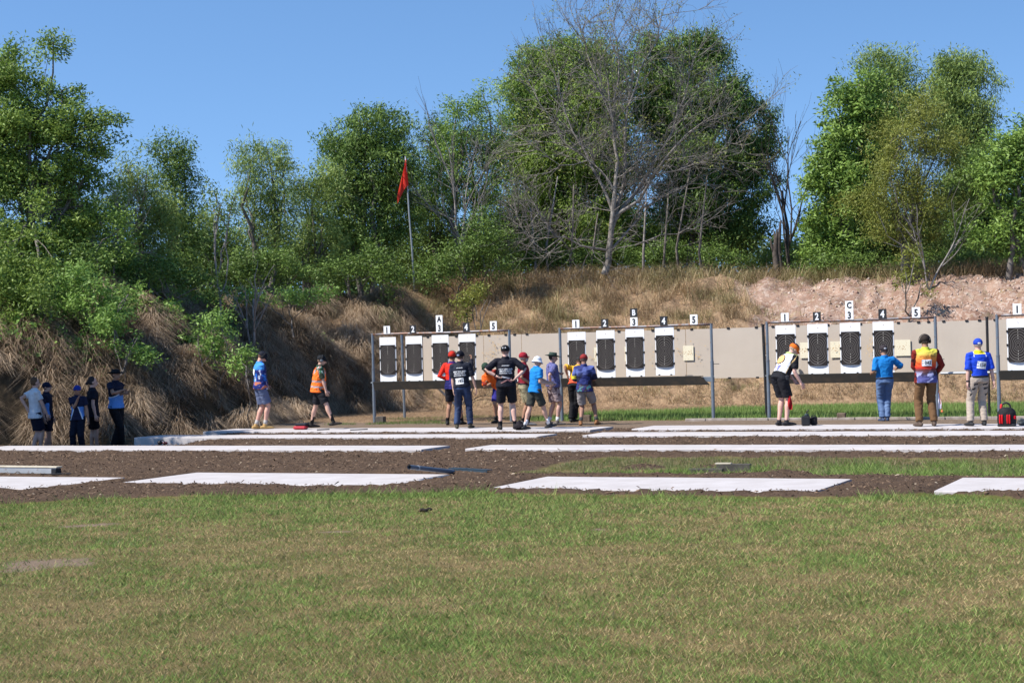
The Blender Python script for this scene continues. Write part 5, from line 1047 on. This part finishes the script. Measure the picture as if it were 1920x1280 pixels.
T = [
 ('lush tree', 'tall lush broad-leaved tree with drooping branches at far left', (20, 590), 46.5, [(0, 560, 50, 50, -4.2), (-20, 490, 80, 60, -3.2), (60, 520, 50, 36, -3.0), (10, 120, 70, 50), (-40, 250, 100, 150, .5), (50, 200, 85, 65), (115, 180, 35, 30), (185, 222, 44, 24), (150, 255, 60, 40), (70, 290, 110, 80), (170, 320, 50, 60), (50, 390, 120, 90), (170, 400, 48, 55), (30, 490, 100, 80, -.5), (120, 470, 60, 50), (5, 560, 60, 60, -.8), (100, 85, 28, 18)], 'mid', dict(leaf=(.17, .055), sig=.19, nleaf=75, droop=.25, trunk_r=.16, dens=1.35, gap=.07)),
 ('dark tree', 'dark green tree with a pointed top behind the pale willow-leaved one at left', (325, 545), 53, [(305, 300, 42, 40), (345, 320, 32, 50), (330, 390, 50, 60), (345, 460, 40, 60)], 'dark', dict(sig=.25, dens=1.2)),
 ('willow tree', 'pale olive fine-leaved tree standing between the far left tree and the dark one', (255, 550), 49, [(240, 330, 42, 38), (275, 340, 35, 40), (255, 410, 60, 60), (300, 420, 38, 60), (235, 470, 50, 50), (290, 490, 50, 45)], 'grey', dict(leaf=(.18, .035), sig=.25, droop=.7)),
 ('dead tree', 'small pale-trunked tree with a thin brownish crown, left of the airy willow', (418, 548), 49, [(405, 370, 30, 26), (440, 375, 18, 18), (400, 400, 30, 25)], 'grey', dict(bark=None, trunk_r=.05, nleaf=35, dens=1.0)),
 ('willow tree', 'airy willow-leaved tree rising to a rounded point left of the flag', (495, 550), 55, [(500, 285, 42, 30), (470, 310, 40, 32), (535, 320, 22, 30), (480, 370, 50, 50), (530, 400, 40, 50), (490, 450, 55, 50)], 'grey', dict(leaf=(.2, .035), sig=.24, droop=.8, stems=2)),
 ('slender tree', 'slender olive tree filling the space just left of the domed tree', (580, 550), 57, [(570, 345, 42, 34), (615, 340, 30, 40), (590, 410, 50, 60), (560, 470, 50, 50), (620, 470, 35, 45)], 'grey', dict(leaf=(.18, .04), stems=2)),
 ('domed tree', 'dense domed tree directly behind the red flag', (690, 550), 59, [(690, 245, 60, 38), (655, 275, 48, 45), (735, 265, 42, 45), (690, 320, 90, 60), (650, 380, 60, 60), (740, 380, 55, 65), (690, 440, 70, 50)], 'dark', dict(leaf=(.2, .05), sig=.24, droop=.7, stems=3, dens=1.1)),
 ('dark tree', 'dark rounded crown just right of the red flag', (830, 550), 62, [(815, 250, 36, 30), (835, 280, 32, 35), (820, 400, 50, 60)], 'dark', dict(dens=1.2)),
 ('slender tree', 'bright slender tree of three narrow tops right of the flag', (865, 545), 60, [(860, 200, 18, 34), (905, 185, 28, 32), (880, 250, 50, 50), (830, 320, 36, 50), (875, 340, 60, 60), (925, 300, 34, 70)], 'bright', dict(leaf=(.17, .045), stems=2, gap=.02)),
 ('massive tree', 'massive dark tree behind the bare grey one, left half of the tall wall', (1030, 520), 64, [(990, 120, 38, 32), (1050, 110, 50, 42), (1110, 110, 48, 42), (985, 190, 50, 60), (1060, 200, 80, 70), (1140, 180, 60, 70), (980, 290, 50, 60), (1050, 310, 90, 80), (1140, 300, 70, 80), (1000, 400, 70, 60), (1100, 420, 90, 60)], 'mid', dict(leaf=(.2, .05), sig=.25, droop=.7, stems=3, trunk_r=.15, dens=1.1, gap=.01)),
 ('massive tree', 'massive dark tree behind the bare grey one, right half with drooping edge', (1310, 515), 65, [(1240, 110, 60, 45), (1310, 100, 50, 40), (1230, 200, 60, 60), (1310, 190, 80, 70), (1380, 210, 34, 50), (1290, 290, 80, 60), (1385, 290, 50, 55), (1438, 225, 22, 38), (1430, 290, 34, 34), (1400, 350, 52, 40), (1300, 390, 80, 70), (1400, 420, 40, 34), (1375, 450, 50, 30)], 'dark', dict(leaf=(.20, .055), sig=.24, droop=.7, stems=3, trunk_r=.15, dens=1.1, gap=.03)),
 ('leafy tree', 'bright green broad-leaved tree at the left of the right-hand group', (1570, 520), 57, [(1610, 170, 50, 32), (1575, 205, 34, 34), (1640, 215, 50, 44), (1580, 245, 45, 36), (1550, 300, 42, 40), (1610, 290, 60, 50), (1530, 350, 34, 40), (1600, 360, 60, 50), (1525, 410, 34, 36), (1590, 440, 60, 50), (1530, 460, 34, 26)], 'bright', dict(leaf=(.23, .07), sig=.22, droop=.2, stems=2, dens=1.0)),
 ('tall eucalypt', 'grey-green tall crown behind, left one of the two highest at right', (1660, 520), 63, [(1650, 122, 48, 28), (1690, 140, 34, 38), (1710, 190, 40, 40), (1620, 170, 40, 30), (1670, 190, 50, 40), (1650, 260, 50, 60)], 'grey', dict(leaf=(.22, .045), droop=.8, sig=.3)),
 ('tall eucalypt', 'grey-green tall crown behind, right one of the two highest at right', (1810, 520), 62, [(1800, 125, 52, 30), (1835, 150, 36, 40), (1780, 170, 44, 44), (1800, 200, 60, 50), (1840, 260, 32, 40), (1770, 240, 40, 50), (1835, 215, 28, 40), (1815, 270, 40, 40), (1840, 320, 30, 50), (1810, 380, 60, 60)], 'grey', dict(leaf=(.22, .045), droop=.9, sig=.26, stems=1)),
 ('olive tree', 'yellow-green fine-leaved tree in front of the right-hand group', (1705, 520), 54, [(1720, 210, 52, 40), (1690, 260, 60, 45), (1760, 270, 50, 55), (1700, 330, 80, 50), (1650, 380, 50, 40), (1730, 380, 70, 40), (1790, 360, 22, 40), (1690, 430, 55, 34), (1770, 430, 30, 26)], 'olive', dict(leaf=(.16, .032), sig=.26, nleaf=90, droop=.5, stems=2)),
 ('leafy tree', 'bright leafy tree cut by the right edge of the photo', (1900, 520), 53, [(1912, 265, 40, 34), (1890, 300, 40, 34), (1855, 340, 30, 34), (1935, 270, 40, 60), (1880, 330, 50, 45), (1930, 370, 55, 70), (1870, 400, 40, 40), (1900, 450, 50, 36), (1850, 450, 30, 26)], 'bright', dict(leaf=(.22, .06), sig=.22, droop=.2, stems=2)),
 ('dark tree', 'dark shaded tree low behind the olive one at right', (1640, 520), 60, [(1550, 430, 50, 50), (1620, 420, 60, 50), (1680, 460, 70, 40), (1560, 370, 30, 50)], 'dark', dict(sig=.26, dens=1.1, leaf=(.2, .06))),
 ('dark tree', 'dark shaded tree low behind, between the olive tree and the right edge', (1830, 520), 60, [(1790, 460, 60, 40), (1850, 400, 50, 60), (1860, 470, 50, 30), (1830, 330, 40, 60)], 'dark', dict(sig=.26, dens=1.1, leaf=(.2, .06))),
 ('dark tree', 'dark shaded tree low behind the far left tree and the pale willow', (190, 560), 52, [(170, 430, 60, 70), (110, 400, 70, 80), (225, 500, 60, 40)], 'dark', dict(sig=.26, dens=1.0)),
 ('dark tree', 'dark shaded understorey tree between the domed tree and the tall wall', (800, 545), 63, [(790, 350, 34, 60), (780, 450, 60, 60), (860, 450, 60, 50), (920, 420, 40, 60)], 'dark', dict(sig=.26, dens=.9)),
 ('dark tree', 'dark shaded understorey tree left of the flag pole', (400, 545), 60, [(380, 440, 40, 50), (430, 450, 40, 50), (400, 490, 50, 30)], 'dark', dict(sig=.26, dens=.9)),
]
for i, (nm, lb, bp, Yd, bl, mt, kw) in enumerate(T):
    if i == 3: kw['bark'] = PALEBARK
    kw = dict(kw); kw['dens'] = kw.get('dens', 1)*(1.0 if i in (0, 3) else 2.0 if i in (9, 10) else 1.45); tree(nm.replace(' ', '_'), lb, bp, Yd, bl, mt, seed=i*3+1, group=TG, **kw)
tree('lush_tree', 'lush tree standing just outside the left edge, its shade on the onlookers', (-290, 640), 36.0, [(-260, 300, 120, 110), (-300, 420, 130, 100), (-230, 200, 100, 90), (-250, 380, 90, 130, -1.5), (-230, 300, 90, 110, 1.8)], 'mid', seed=900, leaf=(.2, .09), nleaf=60, dens=1.1, trunk_r=.16)
# bushes and vines on the crest and on the bank
B = [
 ('green bush tumbling down the bank, leftmost of the bushes', (40, 600), 42, [(20, 590, 60, 40), (70, 560, 50, 35)], 'mid', .22),
 ('bright bush below the pale willow, trailing down toward the onlookers', (180, 600), 43.0, [(170, 555, 50, 34), (210, 590, 45, 30), (150, 525, 50, 34), (240, 560, 34, 24), (120, 580, 40, 24)], 'vine', .17),
 ('bright hanging vine lower on the bank above the man in the wide hat', (225, 650), 42.2, [(215, 625, 40, 26), (250, 645, 36, 22), (270, 665, 18, 14), (195, 600, 30, 22)], 'vine', .17),
 ('round leafy bush on the bank between the hat man and the man in blue', (400, 660), 44.0, [(395, 600, 30, 18), (400, 630, 32, 26), (395, 655, 22, 20)], 'vine', .18),
 ('small leafy bush at the shoulder of the man in blue', (452, 690), 43.6, [(452, 668, 18, 17), (448, 684, 14, 10)], 'vine', .15),
 ('low carpet of creeper on the crest left of centre', (540, 560), 50, [(440, 553, 60, 10), (530, 552, 60, 10), (590, 548, 44, 11), (480, 562, 60, 9), (370, 552, 60, 12), (560, 560, 50, 8), (630, 552, 30, 8)], 'vine', .13),
 ('bush on the crest below the pale-trunked tree', (330, 545), 47, [(300, 510, 50, 36), (360, 530, 40, 24), (250, 520, 40, 34), (400, 535, 30, 18)], 'dark', .2),
 ('leafy bush on the crest left of the domed tree', (480, 545), 52, [(460, 505, 34, 36), (510, 500, 40, 40), (560, 520, 36, 24)], 'dark', .2),
 ('dark bush on the crest left of the flag pole foot', (660, 545), 55, [(640, 510, 50, 30), (700, 500, 50, 40), (740, 520, 34, 26)], 'dark', .22),
 ('broad-leaved bush on the crest right of the flag pole', (880, 520), 57, [(860, 480, 50, 36), (900, 440, 44, 40), (940, 480, 40, 36), (810, 515, 40, 24)], 'dark', .24),
 ('dark bush at the foot of the bare grey tree', (1080, 510), 61, [(1020, 490, 50, 26), (1090, 480, 50, 30), (1000, 460, 40, 30)], 'dark', .24),
 ('dark bush right of the bare grey tree', (1250, 505), 62, [(1200, 480, 50, 26), (1270, 475, 50, 30), (1340, 485, 50, 24), (1390, 490, 30, 16)], 'dark', .24),
 ('low far bush behind the two burnt stumps', (1470, 505), 68, [(1440, 490, 40, 16), (1490, 480, 40, 22), (1520, 500, 30, 18)], 'mid', .26),
 ('dark bush at the foot of the right-hand group', (1600, 510), 56, [(1560, 490, 50, 24), (1630, 495, 50, 22), (1690, 500, 40, 18)], 'dark', .24),
 ('dark bush at the foot of the olive tree, right side', (1780, 505), 56, [(1760, 490, 50, 22), (1820, 490, 50, 20), (1880, 495, 40, 20)], 'dark', .24),
 ('small feathery sapling on the bare bank below the olive tree', (1703, 548), 51, [(1700, 500, 26, 22), (1690, 525, 22, 14), (1725, 545, 26, 8), (1710, 475, 14, 14)], 'olive', .14),
 ('small green sapling on the dry bank above the number 4 sign of the leftmost frame', (883, 605), 52, [(880, 560, 30, 22), (875, 590, 26, 14), (890, 540, 14, 12)], 'olive', .13),
 ('tall leafy shrub between far left tree and pale willow', (215, 540), 46, [(225, 440, 26, 40), (215, 490, 34, 40), (180, 500, 34, 30)], 'bright', .19),
 ('shaded shrub wedged under the far left tree', (110, 560), 45, [(90, 520, 50, 40), (140, 510, 30, 40)], 'dark', .2),
]
for i, (lb, bp, Yd, bl, mt, sg) in enumerate(B):
    tree('sapling' if 'sapling' in lb else 'bush', lb, bp, Yd, bl, mt, seed=200+i*5, group='bushes on the bank', cat='sapling' if 'sapling' in lb else 'bush', sig=sg, nleaf=60 if sg > .16 else 34, dens=2.0 if sg > .16 else 3.0, leaf=(.15, .045), trunk_r=.03, stems=2, twigs=False, droop=.2)
U = [  # dark leaf colour carries the deep shade below the crowns
 ('shaded undergrowth below the willow behind the crest, far left', (230, 560), 54, [(200, 520, 60, 40), (260, 510, 50, 40)], 'dark'),
 ('shaded undergrowth behind the pale-trunked tree', (390, 545), 62, [(360, 490, 60, 40), (430, 495, 50, 40)], 'dark'),
 ('shaded undergrowth behind the airy willow', (520, 545), 63, [(490, 495, 50, 36), (560, 500, 50, 36)], 'dark'),
 ('shaded undergrowth behind the foot of the domed tree', (690, 545), 65, [(640, 480, 50, 50), (720, 480, 60, 50)], 'dark'),
 ('shaded undergrowth behind the twiggy shrub right of the flag', (850, 540), 66, [(800, 490, 60, 44), (880, 480, 60, 50)], 'dark'),
 ('shaded undergrowth behind the left half of the tall wall', (1010, 520), 68, [(960, 460, 60, 50), (1040, 455, 60, 50)], 'dark'),
 ('shaded undergrowth behind the bare grey tree trunk', (1150, 515), 69, [(1110, 460, 60, 44), (1180, 440, 60, 60)], 'dark'),
 ('shaded undergrowth behind the right half of the tall wall', (1300, 515), 69, [(1250, 450, 60, 50), (1320, 440, 60, 56)], 'dark'),
 ('shaded undergrowth behind the bright broad-leaved tree', (1580, 520), 66, [(1540, 470, 50, 34), (1610, 450, 60, 50)], 'dark'),
 ('shaded undergrowth behind the olive tree', (1740, 520), 66, [(1700, 430, 60, 60), (1780, 430, 60, 60)], 'dark'),
 ('shaded undergrowth behind the tree at the right edge', (1880, 520), 66, [(1860, 440, 60, 60), (1930, 440, 50, 60)], 'dark'),
]
for i, (lb, bp, Yd, bl, mt) in enumerate(U):
    tree('bush', lb, bp, Yd, bl, mt, seed=400+i*5, group='undergrowth behind the trees', cat='bush', sig=.32, nleaf=60, dens=1.3, leaf=(.22, .07), trunk_r=.04, stems=2, twigs=False, droop=.3)
# far scrub closing the gaps between the trunks
rng = np.random.default_rng(77); n_ = 2600; x_ = -34+68*rng.random(n_); y_ = 70+6*rng.random(n_); hz = 1.2+(1.6+2.2*fbm(np.c_[x_, y_*0], .35, 3, 71))*rng.random(n_)
V, tn = leaves_np(np.c_[x_, y_, hz+gz(0, 72)*.6], 34, .34, .30, .12, rng, .2)
tag(mesh_np('far_scrub', V, np.arange(len(V)).reshape(-1, 4), 4, leafmat('scrub_leaves', (.02, .04, .010), (.07, .12, .03), .2), attrs={'tint': tn}), 'low far scrub showing as one mass between the trunks behind the bank', 'scrub', kind='stuff')  # scrub leaf colours darkened to hold the deep shade between the trunks
# creeper hugging the left bank
n_ = 9000; x_ = -17+13*rng.random(n_); y_ = 37+15*rng.random(n_); d_ = foot_d(x_, y_); q = np.c_[x_, y_]
k = (d_ > 1.5) & (d_ < 9) & (fbm(q, .55, 3, 73)+.045*(d_-3.4)-.03*np.maximum(0, x_+7.5) > .50); x_, y_ = x_[k][:2600], y_[k][:2600]
V, tn = leaves_np(np.c_[x_, y_, zs(x_, y_)+.12+.22*rng.random(len(x_))], 26, .16, .13, .065, rng, .1, .5)
tag(mesh_np('creeper', V, np.arange(len(V)).reshape(-1, 4), 4, LM['vine'], attrs={'tint': tn}), 'bright green creeper spreading over the upper left bank', 'creeper', kind='stuff')
# bare trees
def bare(name, label, base, dirs, r, L_, mat, levels=5, seed=0, spread=.5, twmin=.005, cat='tree', leafy=0, group=TG, kids=4):
    rng = np.random.default_rng(seed); segs = []; tips = []
    def grow(p, d, r_, l_, lv):
        n = 5 if lv < 2 else 3; pts = [p]; q = p.copy(); dd = d.copy()
        for i in range(n): dd = dd+rng.normal(size=3)*(.10 if lv else .06)+np.array([0, 0, .05]); dd /= np.linalg.norm(dd); q = q+dd*l_/n; pts.append(q)
        r1_ = max(r_*.55, twmin*.7); segs.append(([tuple(v_) for v_ in pts], np.linspace(r_, r1_, n+1), 7 if lv == 0 else 5 if lv < 3 else 3))
        if lv >= levels: tips.append(q); return
        m_ = kids if lv < 2 else 3
        for c in range(m_+(rng.random() < .5)):
            j = int(rng.integers(max(1, n//2), n+1)); ax_ = rng.normal(size=3); nd = dd+ax_*spread*(.9 if lv < 1 else 1.0); nd[2] = nd[2]*.9+.12; nd /= np.linalg.norm(nd); grow(pts[j].copy(), nd, max(r_*(.40+.2*rng.random()), twmin), l_*(.52+.25*rng.random()), lv+1)
    for (o_, d_, l_, rr) in dirs: grow(np.array(o_, float), np.array(d_, float)/np.linalg.norm(d_), rr, l_, 1)
    root = empty(name, base); tag(root, label, cat, group)
    tube_np(segs).build('trunk', mat, root, smooth=True)
    if leafy:
        C = np.array(tips); C = C[rng.random(len(C)) < leafy]; V, tn = leaves_np(C, 6, .16, .16, .045, rng, .4); mesh_np('crown', V, np.arange(len(V)).reshape(-1, 4), 4, LM['olive'], root, attrs={'tint': tn})
    return root, segs
def big_bare():
    Yd = 57.5; b = at(1133, 512, Yd); bz = gz(b[0], Yd)-.15; base = np.array([b[0], Yd, bz]); L3 = lambda x_, y_, dy=0: at(x_, y_, Yd+dy)-base
    limbs = [([(1133, 515), (1142, 470), (1147, 420), (1152, 370), (1158, 300), (1150, 230), (1140, 150)], .17), ([(1147, 430), (1158, 380), (1172, 320), (1172, 250), (1180, 180), (1190, 100)], .12), ([(1152, 415), (1185, 370), (1215, 325), (1260, 250), (1285, 180), (1300, 110)], .10),
             ([(1152, 405), (1200, 375), (1245, 300), (1290, 250), (1340, 215)], .09), ([(1140, 475), (1180, 430), (1205, 390), (1260, 360), (1310, 330)], .07), ([(1140, 470), (1110, 465), (1070, 450), (1045, 445), (1010, 400)], .07), ([(1150, 400), (1125, 340), (1095, 280), (1060, 210), (1040, 140)], .08), ([(1148, 350), (1115, 310), (1060, 270), (1010, 190)], .055), ([(1215, 330), (1270, 320), (1340, 300), (1380, 240)], .045), ([(1190, 460), (1240, 440), (1300, 430)], .04), ([(1160, 260), (1130, 180), (1100, 100), (1090, 60)], .05), ([(1178, 200), (1200, 130), (1235, 70), (1240, 30)], .05), ([(1150, 190), (1160, 110), (1150, 40)], .045), ([(1060, 440), (1020, 470), (985, 440), (970, 400)], .035), ([(1105, 300), (1050, 310), (1010, 280)], .035)]
    rng = np.random.default_rng(5); segs = []; tips = []
    def tw(p, d, r_, l_, lv):
        n = 3; pts = [p]; q = p.copy(); dd = d.copy()
        for i in range(n): dd = dd+rng.normal(size=3)*.16+np.array([0, 0, .03]); dd /= np.linalg.norm(dd); q = q+dd*l_/n; pts.append(q)
        segs.append(([tuple(v_) for v_ in pts], np.linspace(r_, r_*.5, n+1), 3)); 
        if lv >= 3: tips.append(q); return
        for c in range(4): nd = dd+rng.normal(size=3)*.55; nd[2] += .1; nd /= np.linalg.norm(nd); tw(pts[int(rng.integers(1, 4))].copy(), nd, max(r_*.6, .0055), l_*.68, lv+1)
    for li, (ps, r_) in enumerate(limbs):
        pw = []; dy = rng.normal()*.5
        for i, (x_, y_) in enumerate(ps): pw.append(L3(x_, y_, 0 if li == 0 else dy*i/len(ps)*2))
        fine = [];
        for a, c in zip(pw[:-1], pw[1:]):
            for t in (0, .5): fine.append(a*(1-t)+c*t+rng.normal(size=3)*.04*(t > 0))
        fine.append(pw[-1]); r_ *= .72; n = len(fine); segs.append(([tuple(v_) for v_ in fine], np.linspace(r_, r_*.22, n), 8))
        for i in range(2 if li else 5, n):
            for c in range(3):
                d = fine[i]-fine[i-1]; d /= np.linalg.norm(d); nd = d+rng.normal(size=3)*.75; nd[2] += .15; nd /= np.linalg.norm(nd); tw(fine[i].copy(), nd, .016, .95+.6*rng.random(), 1)
    root = empty('bare_tree', base); tag(root, 'big grey bare tree with spreading limbs and fine twigs before the tall green wall', 'tree', TG); tube_np(segs).build('trunk', simple('grey_brown_bark', (.13, .112, .096), (.29, .26, .23), 7, .95, bump=.5, bscale=25), root, smooth=True)
    C = np.array(tips); C = C[(rng.random(len(C)) < .22) & (C[:, 2] > 4)]; V, tn = leaves_np(C, 8, .16, .10, .032, rng, .5); mesh_np('crown', V, np.arange(len(V)).reshape(-1, 4), 4, LM['olive'], root, attrs={'tint': tn})
big_bare()
def bp_(x_, y_, Yd): b = at(x_, y_, Yd); return np.array([b[0], Yd, gz(b[0], Yd)-.1])
bare('dead_tree', 'thin dead tree standing alone against the sky right of the tall wall', bp_(1478, 505, 58), [((0, 0, 0), (.05, 0, 1), 3.4, .07), ((0.02, 0, .3), (-.12, .05, 1), 2.6, .045), ((.1, 0, 1.6), (.18, .0, 1), 2.6, .035)], .07, 3, BARKD, 4, 11, .30, kids=3)
bare('dead_tree', 'grey leafless shrub between the far left tree and the willow', bp_(180, 540, 47.5), [((0, 0, 0), (.1, -.1, 1), 2.2, .04), ((0, 0, .2), (-.4, -.1, 1), 1.8, .03), ((0, 0, .2), (.5, 0, 1), 1.8, .03)], .05, 2, PALEBARK, 4, 13, .5)
bare('dead_tree', 'pale leafless shrub on the crest left of the olive bush', bp_(468, 548, 48.5), [((0, 0, 0), (.25, -.1, 1), 1.6, .05), ((0, 0, .2), (-.4, -.1, 1), 1.2, .03)], .05, 2, PALEBARK, 3, 14, .5)
bare('dead_tree', 'grey twiggy shrub between the flag and the tall wall', bp_(870, 530, 58.5), [((0, 0, .3), (.1, -.1, 1), 3.2, .05), ((0, 0, .4), (-.25, -.1, 1), 2.9, .04), ((.2, 0, .4), (.4, -.1, 1), 2.6, .03)], .05, 2, PALEBARK, 4, 15, .35)
bare('dead_tree', 'pale twiggy shrub under the olive tree at right', bp_(1740, 515, 53), [((0, 0, 0), (.6, -.1, 1), 2.0, .035), ((0, 0, .0), (-.2, -.1, 1), 1.8, .035)], .05, 2, PALEBARK, 3, 16, .4)
for k, (x_, yt, lb) in enumerate(((1456, 430, 'taller split burnt stump left of the thin dead tree'), (1463, 412, 'narrow jagged burnt stump touching the split one'))):
    b = bp_(x_, 505, 57); m_ = MB(); hh = at(x_, yt, 57)[2]-b[2]; rr = random.Random(k); m_.tube([(0, 0, -.2), (.02, 0, hh*.3), (-.03, 0, hh*.6), (.02, 0, hh*.85), (.06, 0, hh)], [.15-.05*k, .12-.04*k, .10-.03*k, .07-.02*k, .015], 8); m_.tube([(-.02, 0, hh*.5), (-.14, 0, hh*.72), (-.19, 0, hh*.86)], [.06, .045, .01], 6)
    tag(m_.build('burnt_stump', BARKD, smooth=True, loc=b), lb, 'stump', 'burnt stumps')
# slim pale stems among the trunks
for k, (x_, y0, y1) in enumerate(((1066, 510, 410), (1032, 515, 400), (1100, 512, 445), (940, 520, 430), (968, 520, 450), (1205, 508, 400), (1240, 506, 420), (912, 525, 450), (1275, 505, 390), (1005, 515, 440), (540, 545, 440), (655, 545, 420), (700, 545, 400), (725, 545, 380), (1320, 505, 400))):
    b = bp_(x_, y0, 60.5); hh = at(x_, y1, 60.5)[2]-b[2]; m_ = MB(); rr = random.Random(k); m_.tube([(0, 0, -.1), (rr.uniform(-.2, .2), 0, hh*.5), (rr.uniform(-.5, .5), 0, hh*1.5)], [.06, .045, .02], 7); o = m_.build('slim_trunk', PALEBARK if k % 2 else BARK, smooth=True, loc=b)
    tag(o, ['slim trunk second left of the bare grey tree', 'slim trunk left of the bare grey tree among twigs', 'short slim trunk nearest the left of the bare grey tree', 'slim trunk at the left end of the tall wall', 'slim leaning trunk under the left part of the tall wall', 'slim trunk just right of the bare grey tree', 'slim trunk second right of the bare grey tree', 'slim trunk beside the broad-leaved bush right of the flag', 'slim trunk third right of the bare grey tree', 'slim trunk in the middle of the left half of the tall wall', 'slim trunk under the airy willow', 'slim trunk under the left side of the domed tree', 'slim trunk in the middle under the domed tree', 'slim trunk nearest the left of the flag pole', 'slim trunk toward the right end of the tall wall'][k], 'trunk', 'slim trunks among the trees')
# flag pole
Yd = next((q for q in np.arange(50, 66, .25) if at(777, 546, q)[2] <= gz(at(777, 546, q)[0], q)), 58.0); b = at(777, 546, Yd); bz = gz(b[0], Yd)-.2; base = Vector((b[0], Yd, bz)); e = empty('flag_pole', base); tag(e, 'tall leaning grey pole on the crest with a limp red flag', 'flag pole')
pp = [Vector(at(x_, y_, Yd))-base for x_, y_ in ((776, 520), (772, 460), (767, 400), (764, 350), (760, 293))]; m_ = MB(); m_.tube([(0, 0, 0)]+pp, [.033, .033, .032, .030, .028, .024], 10); m_.build('pole', galv('pole_steel', (.34, .36, .38), -.1), e, smooth=True)
V = []; f = []; t0_ = Vector(at(761, 300, Yd))-base; t1_ = Vector(at(765, 348, Yd))-base; n1, n2 = 14, 9
for i in range(n1+1):
    w = i/n1; top_ = t0_.lerp(t1_, min(1, w*1.05))
    for j in range(n2+1):
        q = j/n2; wd = -.01-(.30*min(1, w*1.3)+.08)*q; V.append((top_.x+.03+wd, -.06+.05*math.sin(q*9+w*3), top_.z-.36*q*w*1.0+.03*math.sin(q*5)-.22*q*q))
for i in range(n1):
    for j in range(n2): k = i*(n2+1)+j; f.append((k, k+1, k+n2+2, k+n2+1))
m_ = MB(); m_.add(V, f); fm = MT('red_flag').set(.6, 0, .2); fm.col((.85, .06, .04)); tr = fm.n.new('ShaderNodeBsdfTranslucent'); tr.inputs[0].default_value = (.95, .08, .05, 1); mx = fm.n.new('ShaderNodeMixShader'); mx.inputs[0].default_value = .5; fm.L(fm.b.outputs[0], mx.inputs[1]); fm.L(tr.outputs[0], mx.inputs[2]); fm.L(mx.outputs[0], fm.n['Material Output'].inputs[0])
m_.build('flag', fm.m, e, smooth=True)

print('LEAVES', NLEAF)
